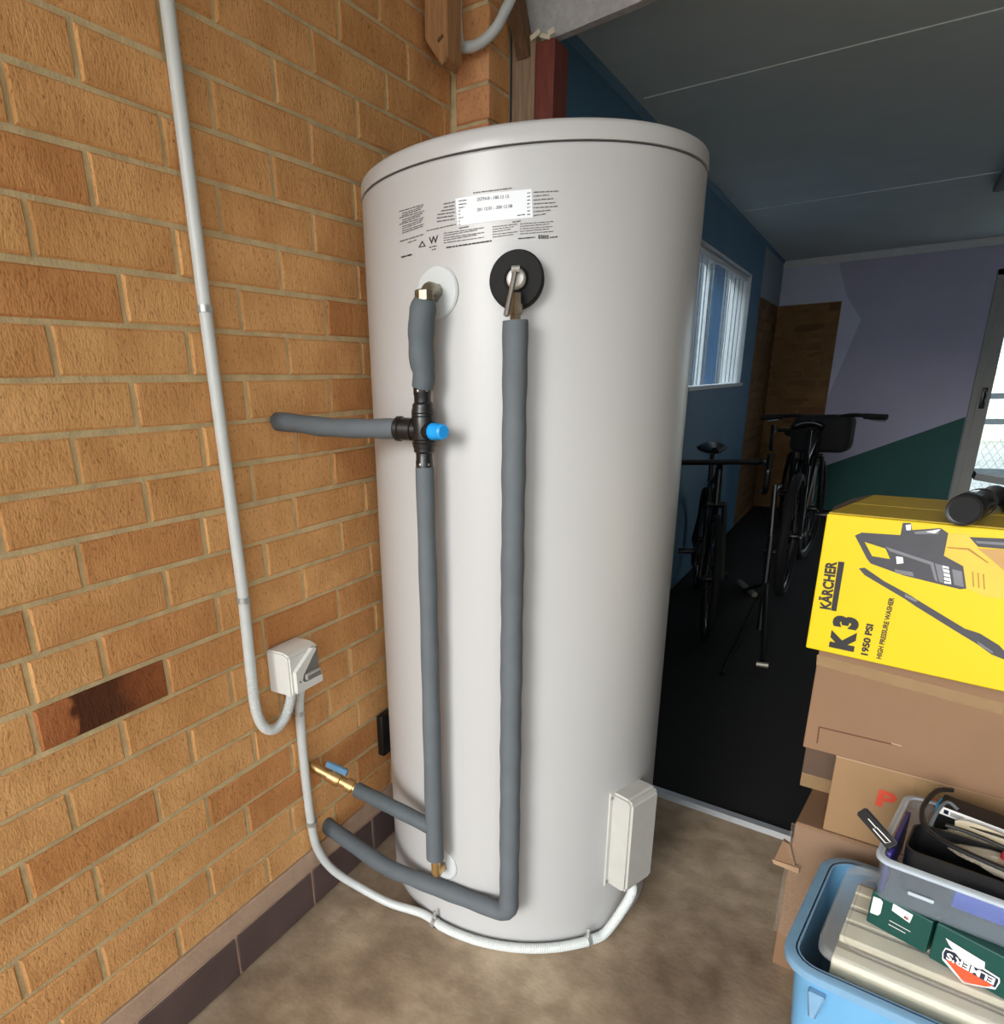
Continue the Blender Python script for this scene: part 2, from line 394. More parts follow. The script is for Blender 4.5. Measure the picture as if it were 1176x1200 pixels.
# floors
OPEN_YAW = radians(-7.5)
def open_line(x, off=0): return (x, 2.138+(x-.7)*math.tan(OPEN_YAW)+off)
o = MB().box((-.6, -2.6, -.12), (RIGHT_X, BACK_Y, 0)).build('floor', M['floor'], smooth=False); struct(o, 'bare stained concrete slab under the water heater and boxes', 'floor')
b_ = MB(); b_.prism([(*open_line(.0), 0), (*open_line(RIGHT_X), 0), (RIGHT_X, BACK_Y, 0), (0, BACK_Y, 0)], (0, 0, .005)); o = b_.build('floor', M['carpet'], smooth=False); struct(o, 'near black carpet inside the dark garage', 'floor')
o = MB().box((-14, -16, -.3), (14, 20, -.13)).build('ground', M['ground'], smooth=False); struct(o, 'pale concrete ground outside the building', 'ground')
# threshold strip
a = MB(); q0_, q1_ = open_line(.16), open_line(1.075)
a.prism([(q0_[0], q0_[1]+dy, z) for dy, z in ((-.026, 0), (-.014, .013), (.014, .013), (.026, 0))], (q1_[0]-q0_[0], q1_[1]-q0_[1], 0))
struct(a.build('trim_1', M['alu'], smooth=False), 'white metal threshold strip between concrete and black carpet', 'trim')

# left brick wall: mortar core with every brick a part
wl = MB().box((-.24, -.20, .166), (-.0048, 2.12, 2.52)).build('wall_left', M['mortar'], smooth=False)
struct(wl, 'tan face brick wall on the left', 'wall')
_bm_cache = {}
def brick_mesh(L_, H_, D_, key, rr):
    """brick with front face on +X, soft uneven arrises; origin at the centre of the front face"""
    k = (round(L_, 3), round(H_, 3), round(D_, 3), key)
    if k in _bm_cache: return _bm_cache[k]
    bm = bmesh.new(); c = .0035; y, z = L_/2, H_/2
    def j(): return rr.uniform(-.0014, .0014)
    f = [(0+j()*.6, -y+c, -z+c), (0+j()*.6, y-c, -z+c), (0+j()*.6, y-c, z-c), (0+j()*.6, -y+c, z-c)]
    mid = [(j()*.5, 0, -z+c+j()), (j()*.5, y-c+j(), 0), (j()*.5, 0, z-c+j()), (j()*.5, -y+c+j(), 0)]
    e = [(-c, -y, -z), (-c, y, -z), (-c, y, z), (-c, -y, z)]
    em = [(-c, 0, -z+j()), (-c, y+j(), 0), (-c, 0, z+j()), (-c, -y+j(), 0)]
    bk = [(-D_, -y, -z), (-D_, y, -z), (-D_, y, z), (-D_, -y, z)]
    V = lambda p: bm.verts.new(p)
    F_ = [V(p) for p in f]; MF = [V(p) for p in mid]; E_ = [V(p) for p in e]; EM = [V(p) for p in em]; B_ = [V(p) for p in bk]
    loopF = [F_[0], MF[0], F_[1], MF[1], F_[2], MF[2], F_[3], MF[3]]; loopE = [E_[0], EM[0], E_[1], EM[1], E_[2], EM[2], E_[3], EM[3]]
    bm.faces.new(loopF)
    for i in range(8): bm.faces.new((loopF[(i+1) % 8], loopF[i], loopE[i], loopE[(i+1) % 8]))
    for i in range(4): bm.faces.new((E_[(i+1) % 4], EM[i], E_[i], B_[i], B_[(i+1) % 4]))
    bmesh.ops.recalc_face_normals(bm, faces=bm.faces[:])
    me = bpy.data.meshes.new('brick'); bm.to_mesh(me); bm.free(); _bm_cache[k] = me
    return me
def brick_run(parent, y0, y1, z, perps, mtl, rr, place):
    ps = sorted([p for p in perps if y0+.02 < p < y1-.02]); ed = [y0-MORT/2]+ps+[y1]
    for a_, b_ in zip(ed, ed[1:]):
        L_ = b_-a_-MORT
        if L_ < .02: continue
        full = abs(L_-(BLEN-MORT)) < .012
        me = brick_mesh(BLEN-MORT if full else L_, COURSE-MORT, .03, rr.randrange(8), rr)
        mm = mtl(.5*(a_+b_), z)
        if len(me.materials) == 0: me.materials.append(None)
        o = bpy.data.objects.new('brick', me); COL.objects.link(o); o.parent = parent
        o.material_slots[0].link = 'OBJECT'; o.material_slots[0].material = mm
        place(o, .5*(a_+b_), z, rr)
def place_left(o, y, z, rr):
    o.location = (rr.uniform(-.0012, .0012), y, z+rr.uniform(-.0015, .0015)); o.rotation_euler = (rr.uniform(-.004, .004), 0, rr.uniform(-.004, .004))
for k in range(-13, 14):
    s = SHIFT.get(k, .6 if k % 2 else .72)
    if k == -9: s = .58
    per = [(s+n*.24)*1.13 for n in range(-8, 8)]
    if k == 5: per = [(s+n*.24)*1.13 for n in (-4.5, -3.5, -2.5, -1.5, -.5, 0, 1, 2, 3, 4, 5)]
    z = BED0-(k+.5)*COURSE
    dark = lambda y, z_, k=k: M['brick_burnt'] if (k == 6 and .56 < y < .76) else M['brick']
    brick_run(wl, -.195, PIER_Y-.004, z, per, dark, R, place_left)
# painted render band and dark plinth tiles along the foot of the wall
o = MB().box((-.05, -.20, .114), (.0035, PIER_Y, .168), .002).build('trim_2', M['render'], smooth=False); struct(o, 'pinkish render band above the dark plinth tiles', 'trim')
bb = MB().box((-.05, -.20, 0), (.006, PIER_Y, .1135)).build('baseboard_left', M['render'], smooth=False); struct(bb, 'row of dark brown plinth tiles at the foot of the brick wall', 'baseboard')
for i in range(-3, 5):
    y0 = .843+i*.2755
    MB().box((-.005, max(y0, -.195)+.004, .003), (.0105+R.uniform(-.001, .001), min(y0+.2755, PIER_Y)-.004, .112), .0025).build('tile', M['tile'], bb, smooth=False)
# brick pier at the end of the wall (one brick to a course)
pr_ = MB().box((-.2, PIER_Y+.004, 0), (WALL_X-.006, 2.10, 2.52)).build('wall_pier', M['mortar'], smooth=False); struct(pr_, 'narrow orange brick pier ending the left wall', 'wall')
for k in range(29):
    z = .032+k*COURSE+.043
    me = brick_mesh(WALL_X-.014, COURSE-MORT, .03, R.randrange(6), R)
    if len(me.materials) == 0: me.materials.append(None)
    o = bpy.data.objects.new('brick', me); COL.objects.link(o); o.parent = pr_
    o.location = ((WALL_X)/2+.007, PIER_Y-.002+R.uniform(-.001, .001), z); o.rotation_euler = (0, 0, -pi/2)
    o.material_slots[0].link = 'OBJECT'; o.material_slots[0].material = M['brick_orange']
    # return face on the garage side
    me = brick_mesh(.126, COURSE-MORT, .03, R.randrange(6), R)
    if len(me.materials) == 0: me.materials.append(None)
    o = bpy.data.objects.new('brick', me); COL.objects.link(o); o.parent = pr_
    o.location = (WALL_X-.001, PIER_Y+.003+.064, z); o.material_slots[0].link = 'OBJECT'; o.material_slots[0].material = M['brick']

# timbers closing the garage opening
o = MB().box((.112, 2.10, .0), (.182, 2.155, 2.23), .004).build('trim_3', M['wood_pale'], smooth=False); struct(o, 'bare weathered timber stud between brick pier and red post', 'trim')
o = MB().box((.184, 2.098, 0), (.238, 2.20, 2.205), .003).build('trim_4', M['red'], smooth=False); struct(o, 'red stained timber door post behind the water heater', 'trim')
lt = MB(); lt.box((-.02, 0, 2.216), (RIGHT_X, .03, 2.50), 0, Matrix.Translation((.11, 2.150, 0)) @ Matrix.Rotation(radians(-10), 4, 'Z'))
lo_ = lt.build('trim_5', M['lintel'], smooth=False); struct(lo_, 'rough white lintel sheet across the garage opening', 'trim')
fl_ = MB()
for (x, z, w, h) in ((.175, 2.207, .03, .012), (.198, 2.210, .03, .010), (.222, 2.206, .02, .014)):
    fl_.box((x, 2.088, z), (x+w, 2.094, z+h), .001, Matrix.Translation((x, 2.09, z)) @ Matrix.Rotation(R.uniform(-.5, .5), 4, 'Y') @ Matrix.Translation((-x, -2.09, -z)))
fl_.build('peeling_paint', M['flake'], lo_, smooth=False)

# garage: left wall with the window hole
W0, W1, WZ0, WZ1 = 4.56, 6.46, 1.275, 2.08
wr = MB(); X0, X1 = -.04, WALL_X
SPLIT = 7.0
wr.box((X0, 2.155, 0), (X1, W0, CEIL+.1)); wr.box((X0, W1, 0), (X1, SPLIT, CEIL+.1)); wr.box((X0, W0, 0), (X1, W1, WZ0)); wr.box((X0, W0, WZ1), (X1, W1, CEIL+.1))
struct(wr.build('wall_left_rear', M['blue'], smooth=False), 'dark blue painted garage wall with the blind window', 'wall')
o = MB().box((X0, SPLIT, 1.97), (X1, BACK_Y, CEIL+.1)).build('wall_left_corner', M['greyblue'], smooth=False); struct(o, 'grey blue painted strip of wall at the far corner', 'wall')
wb = MB(); DX0, DX1, DZ = 1.775, 3.2, 2.12  # doorway widened out of view to let in more light
wb.box((-.04, BACK_Y, 0), (DX0, BACK_Y+.15, CEIL+.1)); wb.box((DX1, BACK_Y, 0), (RIGHT_X+.1, BACK_Y+.15, CEIL+.1)); wb.box((DX0, BACK_Y, DZ), (DX1, BACK_Y+.15, CEIL+.1))
wbo = wb.build('wall_back', M['lilac'], smooth=False); struct(wbo, 'grey lilac back wall of the garage with painted shapes', 'wall')
def flat(poly, y, mt, name, parent, t=.0015):
    b_ = MB(); b_.prism([(x, y-t, z) for x, z in poly], (0, t, 0)); return b_.build(name, mt, parent, smooth=False)
flat([(.115, CEIL-.01), (.56, CEIL-.01), (.68, 2.02), (.83, 1.80), (.65, 1.10), (.645, 1.97), (.115, 1.985)], BACK_Y, M['lilac_light'], 'painted_patch', wbo)
flat([(.66, .42), (.92, .534), (1.77, .912), (1.77, 0), (.66, 0)], BACK_Y, M['teal'], 'teal_triangle', wbo)
# unpainted brown brick in the far corner, on both walls
def place_back(o, x, z, rr): o.location = (x, BACK_Y-.012+rr.uniform(-.001, .001), z); o.rotation_euler = (0, 0, -pi/2)
mb = MB().box((.11, BACK_Y-.012, 0), (.65, BACK_Y-.004, 1.975)).build('wall_back_brickwork', M['brick_dark'], smooth=False); struct(mb, 'unpainted brown brickwork patch on the back wall corner', 'wall')
mb2 = MB().box((X0, SPLIT, 0), (X1-.008, BACK_Y-.013, 1.97)).build('wall_left_brickwork', M['brick_dark'], smooth=False); struct(mb2, 'unpainted brown brickwork at the end of the blue wall', 'wall')
def place_lr(o, y, z, rr): o.location = (X1+rr.uniform(-.001, .001), y, z)
for k in range(23):
    z = .04+k*COURSE
    per = [(n+(.5 if k % 2 else 0))*BLEN for n in range(-2, 40)]
    brick_run(mb, .118, .648, z, per, lambda y, z_: M['brick_dark'], R, place_back)
    brick_run(mb2, SPLIT+.002, BACK_Y-.03, z, [p+.05 for p in per], lambda y, z_: M['brick_dark'], R, place_lr)
o = MB().box((RIGHT_X, -2.2, 0), (RIGHT_X+.15, BACK_Y, 2.6)).build('wall_right', M['side_wall'], smooth=False); struct(o, 'unseen grey brown side wall, run forward to cut light from the right', 'wall')  # out of view; extended forward and toned down to darken the tank's right side
o = MB().box((-.04, 2.20, CEIL), (RIGHT_X, BACK_Y, CEIL+.12)).build('ceiling', M['ceiling'], smooth=False); struct(o, 'blue grey sheeted ceiling of the garage', 'ceiling')
for yj in (3.2, 5.6): MB().box((.16, yj-.012, CEIL-.004), (RIGHT_X, yj+.012, CEIL+.01)).build('cover_strip', M['ceiling'], o, smooth=False)
o = MB().box((-.7, -1.3, 2.50), (RIGHT_X+.15, 2.30, 2.58)).build('ceiling', M['white_wall'], smooth=False); struct(o, 'white carport soffit over the water heater', 'ceiling')  # soffit out of view; front edge cut back so sun reaches the tank
c_ = MB(); c_.prism([(.114, BACK_Y, CEIL), (.114, BACK_Y-.045, CEIL), (.114, BACK_Y-.012, CEIL-.06), (.114, BACK_Y, CEIL-.06)], (RIGHT_X-.114, 0, 0))
struct(c_.build('trim_6', M['white_trim'], smooth=False), 'pale cornice along the top of the back wall', 'trim')
c_ = MB(); c_.prism([(WALL_X, 2.25, CEIL), (WALL_X+.018, 2.25, CEIL), (WALL_X, 2.25, CEIL-.022)], (0, BACK_Y-2.25, 0))
struct(c_.build('trim_7', M['blue'], smooth=False), 'dark blue cornice along the left garage wall', 'trim')

# window
wf = MB()
for lo, hi in (((X0, W0, WZ0), (X1+.002, W0+.012, WZ1)), ((X0, W1-.012, WZ0), (X1+.002, W1, WZ1)), ((X0, W0, WZ1-.015), (X1+.002, W1, WZ1)), ((X0, 5.49, WZ0), (X0+.04, 5.53, WZ1))): wf.box(lo, hi)
wfo = wf.build('window_1', M['white_trim'], smooth=False); struct(wfo, 'white framed window in the blue wall', 'window')
MB().box((X0, W0-.01, WZ0-.012), (X1+.02, W1+.01, WZ0+.012), .003).build('window_sill', M['white_trim'], wfo, smooth=False)
MB().box((X0+.01, W0, WZ0), (X0+.014, 5.49, WZ1)).build('pane', M['glass'], wfo, smooth=False)
MB().box((X0+.01, 5.53, WZ0), (X0+.014, W1, WZ1)).build('pane', M['glass'], wfo, smooth=False)
vb = thing('vertical_blind', 'vertical blind with daylight blue in its colour, in the window of the blue wall', 'blind', (.075, 5.5, WZ1-.03))
MB().box((.055, W0+.04, WZ1-.045), (.1, W1-.04, WZ1-.02), .003).build('head_rail', M['white_trim'], vb)
for i in range(11):
    y = W0+.1+i*.166
    w_ = .055; vx_, vy_ = .078-CAM.x, y-CAM.y
    an = math.atan2(vx_, vy_)+radians(R.uniform(-2.0, 2.0)+(1.2 if i > 9 else 0)); 
    if i in (4, 5): an += radians(20)
    b_ = MB(); P = []
    for t in range(5):
        u = (t/4-.5)*2*w_; bow = .004*(1-(t/2-1)**2)
        P.append((u, bow))
    ring0 = []; 
    for (u, q) in P: ring0.append((.078+u*sin(an)+q*cos(an), y+u*cos(an)-q*sin(an)))
    b_.bm.verts.ensure_lookup_table()
    top = [b_.bm.verts.new((x, yy, WZ1-.05)) for x, yy in ring0]; bot = [b_.bm.verts.new((x, yy, WZ0+.02)) for x, yy in ring0]
    for t in range(4): b_.bm.faces.new((top[t], top[t+1], bot[t+1], bot[t]))
    b_.build('slat', M['slat'], vb)
settle(vb)

# back door with security mesh
dr = MB()
for lo, hi in (((DX0, BACK_Y-.03, 0), (DX0+.05, BACK_Y+.15, DZ)), ((DX1-.05, BACK_Y-.03, 0), (DX1, BACK_Y+.15, DZ)), ((DX0, BACK_Y-.03, DZ-.05), (DX1, BACK_Y+.15, DZ))): dr.box(lo, hi, .004)
do = dr.build('door_1', M['door_paint'], smooth=False); struct(do, 'glazed back door with diamond security mesh', 'door')
st = MB(); yd0, yd1 = BACK_Y+.04, BACK_Y+.08
for lo, hi in (((DX0+.052, yd0, .02), (DX0+.145, yd1, DZ-.055)), ((DX1-.145, yd0, .02), (DX1-.052, yd1, DZ-.055)), ((DX0+.145, yd0, .02), (DX1-.145, yd1, .2)), ((DX0+.145, yd0, DZ-.14), (DX1-.145, yd1, DZ-.055))): st.box(lo, hi, .003)
st.build('door_stile_frame', M['door_paint'], do, smooth=False)
for zz, hh in ((1.06, .05), (.84, .05), (.38, .07)): MB().box((DX0+.14, yd0+.008, zz), (DX1-.14, yd1-.006, zz+hh), .003).build('door_rail', M['door_alu'], do, smooth=False)
MB().box((DX0+.14, yd0+.022, .19), (DX1-.14, yd0+.026, DZ-.13)).build('pane', M['glass'], do, smooth=False)
ms = MB(); xa, xb, za, zb = DX0+.145, DX1-.145, .2, DZ-.14
n_ = 0; c = xa-(zb-za)
while c < xb+(zb-za):
    for sg in (1, -1):
        # line x = c + sg*(z-za)*0.6
        pts = []
        for t in range(41):
            z = za+(zb-za)*t/40; x = c+sg*(z-za)*.6
            if xa <= x <= xb: pts.append((x, z))
        if len(pts) > 1:
            (x0, z0), (x1, z1) = pts[0], pts[-1]
            ms.tube([(x0, yd0+.012, z0), (x1, yd0+.012, z1)], .0016, n=4, cap=False)
    c += .06
mo = ms.build('security_mesh', M['mesh'], do, smooth=False); mo['kind'] = 'stuff'
hd = MB().box((DX0+.075, yd0-.012, .98), (DX0+.115, yd0, 1.16), .004)
hd.tube(fillet([(DX0+.1, yd0, 1.03), (DX0+.1, yd0-.05, 1.03), (DX0+.1, yd0-.05, 1.12), (DX0+.1, yd0, 1.12)], .015), .008, n=8)
hd.build('door_handle', M['black'], do)
# fence added outside the back door, pale and far off to catch the sun
fe = thing('fence', 'added pale fence beyond the back door, placed to catch the sun', 'fence', (4, 19, -.13))
for i in range(24): MB().box((1.2+i*.3, 19, -.13), (1.2+i*.3+.28, 19.03, 1.35), .004).build('paling', M['fence'], fe, smooth=False)
for zz in (.2, 1.0): MB().box((1.2, 19.03, zz), (8.4, 19.08, zz+.08)).build('fence_rail', M['fence'], fe, smooth=False)
settle(fe)
nb = MB().box((-1.1, 2.6, -.13), (-1.0, 18, 2.9)).build('neighbour_wall', M['shaded_wall'], smooth=False); struct(nb, 'added neighbouring wall outside the blind window, shade put into its colour', 'wall')  # wall added outside so the slat gaps come out dark

# ================================================================== WATER HEATER
wh = thing('water_heater', 'tall off-white cylindrical electric water heater in the brick corner', 'water heater', (TX, TY, 0))
H_SEAM, H_TOP = 1.722, 1.7565
b_ = MB(); b_.lathe([(TR-.012, 0), (TR-.004, .001), (TR, .006), (TR, .010)]+[(TR, .010+(H_SEAM-.014)*i/12) for i in range(1, 13)]+[(TR-.002, H_SEAM-.001), (TR-.02, H_SEAM-.001)], (TX, TY, 0), (0, 0, 1), 128)
b_.build('body', M['tank'], wh, ang=25)
b_ = MB(); b_.lathe([(TR-.02, 0), (TR-.0045, 0), (TR-.0045, .004), (TR-.02, .004)], (TX, TY, H_SEAM-.002), (0, 0, 1), 128); b_.build('seam', M['tank_seam'], wh)
b_ = MB(); b_.lathe([(TR-.02, .0), (TR+.0015, 0), (TR+.002, .004), (TR+.001, H_TOP-H_SEAM-.010), (TR-.002, H_TOP-H_SEAM-.005), (TR-.008, H_TOP-H_SEAM-.001), (TR-.03, H_TOP-H_SEAM+.001), (TR*.5, H_TOP-H_SEAM+.006), (.001, H_TOP-H_SEAM+.008)], (TX, TY, H_SEAM+.002), (0, 0, 1), 128)
b_.build('lid', M['tank'], wh, ang=40)
# access cover: shallow box on the right of the tank
a0, a1, z0c, z1c = radians(-30), radians(-10), .150, .412
def coverpt(t, z, out):
    an = a0+(a1-a0)*t
    return cyl_pt(an, z, TR-.004+out)
cv = MB()
mid = .5*(a0+a1); nrm = Vector((cos(mid), sin(mid), 0)); tng = Vector((-sin(mid), cos(mid), 0)); cc = cyl_pt(mid, .26, TR)
hw, dep = .052, .052
mt_ = Matrix.Identity(4)
for i in range(3): mt_[i][0] = nrm[i]; mt_[i][1] = tng[i]; mt_[i][2] = (0, 0, 1)[i]; mt_[i][3] = (cc.x, cc.y, 0)[i]
cv.prism([mt_ @ Vector(p) for p in ((-.03, -hw, z0c), (dep*.8, -hw, z0c+.0), (dep, -hw, z0c+.010), (dep, -hw, z1c-.010), (dep*.8, -hw, z1c), (-.03, -hw, z1c))], tng*2*hw)
bmesh.ops.bevel(cv.bm, geom=cv.bm.edges[:], offset=.006, segments=2, affect='EDGES')
cv.build('access_cover', M['plastic_grey'], wh)
b_ = MB(); b_.box((-.02, -hw-.010, z0c-.003), (-.001, hw+.004, z1c+.003), .002, mt_); b_.build('cover_flange', M['plastic_grey'], wh)
for zz in (z0c+.012, z1c-.012):
    b_ = MB(); p = mt_ @ Vector((-.001, -hw-.005, zz)); b_.lathe([(.0045, -.002), (.0045, .003), (.001, .004)], p, nrm, 10); b_.build('screw', M['steel'], wh)
# round escutcheons
def escutcheon(ax_, z, r, name='escutcheon'):
    p = cyl_pt(ax_, z, TR-.003); d = Vector((cos(ax_), sin(ax_), 0))
    MB().lathe([(r, -.012), (r, .004), (r-.003, .007), (r*.4, .009), (.001, .009)], p, d, 40).build(name, M['escutcheon'], wh)
    return p, d
AU, ZU = on_tank(512, 343); pU, dU = escutcheon(AU, ZU, .047)
AL, ZL = on_tank(519, 1012); pL, dL = escutcheon(AL, ZL, .043)
# relief valve
AV, ZV = on_tank(606, 330); pV = cyl_pt(AV, ZV, TR-.004); dV = Vector((cos(AV), sin(AV), 0)); tV = Vector((-sin(AV), cos(AV), 0))
rv = MB().lathe([(.046, -.006), (.048, .004), (.048, .030), (.044, .036), (.022, .037), (.017, .030)], pV, dV, 48).build('foam_collar', M['foam_black'], wh)
MB().lathe([(.0165, .0), (.0165, .045), (.013, .052), (.008, .054), (.001, .054)], pV, dV, 28).build('relief_valve_cap', M['plastic_white'], rv)
lv = MB(); A = pV+dV*.060+Vector((0, 0, .012)); B = pV+dV*.082-tV*.014+Vector((0, 0, -.062))
lv.tube([A, A*.5+B*.5, B], lambda i: (.0055, .0045, .0055)[i], 8); lv.tube([A-tV*.007, A+tV*.007], .0065, 10)
lv.build('lever', M['steel'], rv)
pN = pV+dV*.05
lv = MB().lathe([(.010, .0), (.010, .014), (.0135, .014), (.0135, .030), (.011, .030), (.011, .048)], Vector((pN.x, pN.y, ZV-.072)), (0, 0, 1), 6)
lv.build('outlet_nut', M['brass_dull'], rv)
# rating label and print, wrapped round the tank
def wrap_quad(bm, quad, r, nx=8):
    (a, b, c, d) = [on_tank(*p) for p in quad]      # tl, tr, br, bl
    top = []; bot = []
    for i in range(nx+1):
        t = i/nx
        top.append(bm.verts.new(cyl_pt(a[0]+(b[0]-a[0])*t, a[1]+(b[1]-a[1])*t, r))); bot.append(bm.verts.new(cyl_pt(d[0]+(c[0]-d[0])*t, d[1]+(c[1]-d[1])*t, r)))
    for i in range(nx): bm.faces.new((top[i], top[i+1], bot[i+1], bot[i]))
b_ = MB(); wrap_quad(b_.bm, [(533.5, 233), (622.5, 221.5), (624, 255), (536, 265)], TR+.0006, 12); b_.build('rating_label', M['sticker'], wh)
def text_lines(rows, mt, name, h=1.3):
    b_ = MB()
    for (x0, y0, x1, y1, hh) in rows:
        x = 0; L_ = math.hypot(x1-x0, y1-y0)
        while x < L_-.6:
            w_ = min(R.uniform(1.6, 6.5), L_-x)
            t0, t1 = x/L_, (x+w_)/L_
            ax_, ay_, bx_, by_ = x0+(x1-x0)*t0, y0+(y1-y0)*t0, x0+(x1-x0)*t1, y0+(y1-y0)*t1
            wrap_quad(b_.bm, [(ax_, ay_-hh/2), (bx_, by_-hh/2), (bx_, by_+hh/2), (ax_, ay_+hh/2)], TR+.0012, 1)
            x += w_+R.uniform(.5, 1.1)
    o = b_.build(name, mt, wh, smooth=False); o['kind'] = 'stuff'; return o
rows = []
# left column of small print
for i in range(11):
    ya = 248+i*2.55; rows.append((468+(0 if i in (0, 3, 6) else 3.5), ya+.2*i*0, 497-(i % 3)*1.5, ya-8.5, .95))
rows += [(469, 283, 497, 274.5, 1.2), (478, 284.5, 488, 281, 1.0), (500, 270.5, 534, 263, 1.1)]
for i in range(6): rows.append((512+(0, 1, 5, 8, 9, 9)[5-i] if False else 520-(0, 0, 3, 7, 8, 8)[i], 239.2+i*4.1, 533, 236.6+i*4.0, 1.25))
# right column beside the label
for i, ln in enumerate((30, 18, 23, 27, 28, 21, 14)): rows.append((625, 225.5+i*4.55, 625+ln, 224+i*4.45, 1.15))
for i in range(7): rows.append((617.5, 226.5+i*4.2, 621, 226+i*4.2, 1.2))
for i in range(8): rows.append((537.5, 235.8+i*4.0, 537.5+(9, 9, 7, 2, 2, 6, 2, 2)[i], 234.6+i*4.0, 1.1))
rows += [(554.5, 226.2, 599.5, 220.5, 1.3), (606, 252.7, 615, 251.4, 1.2)]
# paragraphs under the label
for i in range(5): rows.append((520, 273.5+i*2.8, 567-(i % 2)*8, 266.8+i*2.8, .9))
for i in range(5): rows.append((577, 266+i*3.0, 606-(i % 3)*4, 262.6+i*3.0, .85))
for i in range(5): rows.append((609, 262.6+i*2.9, 648-(i % 2)*5, 259.6+i*2.9, .9))
rows += [(538, 267.6, 549, 265.4, 1.2), (600, 260.5, 610, 259, 1.2)]
text_lines(rows, M['ink_soft'], 'printed_text')
text_lines([(523, 290.2, 576, 282.2, 1.6), (607, 279.8, 627, 278, 1.3), (644, 278.5, 653, 277.5, 1.3), (470.5, 301.5, 483.5, 298, 1.7), (503, 290, 512, 288, 1.0), (506, 293, 511, 291.6, 1.0)], M['ink'], 'printed_text')
def wrap_text(body, p0, p1, hpx, mt, name, bold=0):
    """lettering wrapped round the tank; baseline from p0 to p1, hpx tall as seen"""
    me = text_mesh(body, bold); a, b = on_tank(*p0), on_tank(*p1); c = on_tank(p0[0], p0[1]-hpx)
    xs = [v.co.x for v in me.vertices]; ys = [v.co.y for v in me.vertices]; x0, x1, y1 = min(xs), max(xs), max(ys)
    for v in me.vertices:
        t = (v.co.x-x0)/(x1-x0); s_ = v.co.y/y1
        v.co = cyl_pt(a[0]+(b[0]-a[0])*t, a[1]+(b[1]-a[1])*t+(c[1]-a[1])*s_, TR+.0013)
    link(name, me, mt, wh)
wrap_text('25774-8 - 180 12 12', (559, 235.8), (596, 232), 3.6, M['ink'], 'label_text')
wrap_text('201 12.01 - 200 12 08', (559, 247.8), (600, 243.2), 3.6, M['ink'], 'label_text')
wrap_text('W', (503, 286.4), (513.5, 284), 8.2, M['ink'], 'water_mark', .012)
b_ = MB()
tri = [(494.8, 282), (499.2, 288.6), (490.6, 290.2)]; tri2 = [(494.8, 284), (497.6, 288.0), (492.3, 289.0)]
vo = [b_.bm.verts.new(cyl_pt(*on_tank(*p), TR+.0013)) for p in tri]; vi = [b_.bm.verts.new(cyl_pt(*on_tank(*p), TR+.0013)) for p in tri2]
for i in range(3): b_.bm.faces.new((vo[i], vo[(i+1) % 3], vi[(i+1) % 3], vi[i]))
b_.build('triangle_mark', M['ink'], wh, smooth=False)
# bar code
b_ = MB(); x = 630.5
while x < 642:
    w_ = R.uniform(.5, 1.3); wrap_quad(b_.bm, [(x, 275.6), (x+w_, 275.5), (x+w_, 280), (x, 280.1)], TR+.0012, 1); x += w_+R.uniform(.5, 1.0)
b_.build('printed_bars', M['ink'], wh, smooth=False)['kind'] = 'stuff'
settle(wh)
for ch in rv.children: pass

# ================================================================== PIPES
RP = .0225
def pipe_pt(px, py, off): 
    a_, z_ = on_tank(px, py, TR+off); return cyl_pt(a_, z_, TR+off)
OFF = .05
# drain line: from the relief valve down, round the front and into the wall
p_top = Vector((pN.x, pN.y, ZV-.068))
pw = on(388, 970, 0, .02)
low = pipe_pt(596, 1072, .05); 
pts = [p_top, Vector((p_top.x, p_top.y, .9)), Vector((low.x, low.y, low.z)), Vector((.19, 1.215, .132)), Vector((-.01, pw.y+.005, pw.z))]
ip = thing('insulated_pipe', 'long grey foam-lagged drain pipe falling from the black relief valve collar', 'pipe', (p_top.x, p_top.y, 0))
path = resample(fillet(pts, .036, 10), .012)
MB().tube(path, lambda i: RP+.0006*sin(i*.9)+.0005*sin(i*.37), 20).build('insulation', M['insul'], ip)
settle(ip)
# tempered line: wavy lagging from the outlet elbow down to the mixing valve
ot = Vector((pU.x, pU.y, ZU))
vx, vy = pipe_pt(496, 500, OFF).x, pipe_pt(496, 500, OFF).y
zv0, zv1 = pipe_pt(495, 549, OFF).z, pipe_pt(496, 452, OFF).z
ht = thing('insulated_pipe', 'short bulging grey lagged pipe above the black mixing valve', 'pipe', (vx, vy, zv1))
ptop = pipe_pt(497, 350, OFF+.004)
path = resample(catmull([ptop+Vector((0, 0, -.0)), pipe_pt(493.5, 380, OFF+.002), pipe_pt(493.5, 415, OFF), pipe_pt(496.5, 440, OFF), Vector((vx, vy, zv1-.004))], 8), .009)
nn_ = len(path)
MB().tube(path, lambda i: (.0185 if i == 0 else .0225 if i == 1 else (.0248 if i < nn_*.4 else .0240 if i < nn_*.72 else .0212))+.0005*sin(i*1.3), 22).build('insulation', M['insul_dark'], ht)
settle(ht)
el = MB(); e0 = ot; e1 = Vector((ptop.x+.002, ptop.y, ZU+.004))
el.tube(fillet([ot-dU*.01, Vector((ptop.x+.006, ptop.y, ZU+.003)), Vector((ptop.x, ptop.y, ptop.z-.03))], .018), .0125, 14)
fo = thing('brass_fitting', 'dull brass elbow at the upper outlet of the water heater', 'fitting', (ot.x, ot.y, ot.z))
el.build('elbow', M['brass_dull'], fo)
MB().lathe([(.0165, .008), (.0175, .010), (.0175, .026), (.0165, .028)], ot, (ptop-ot).normalized() if False else dU, 6).build('hex_nut', M['brass_dull'], fo)
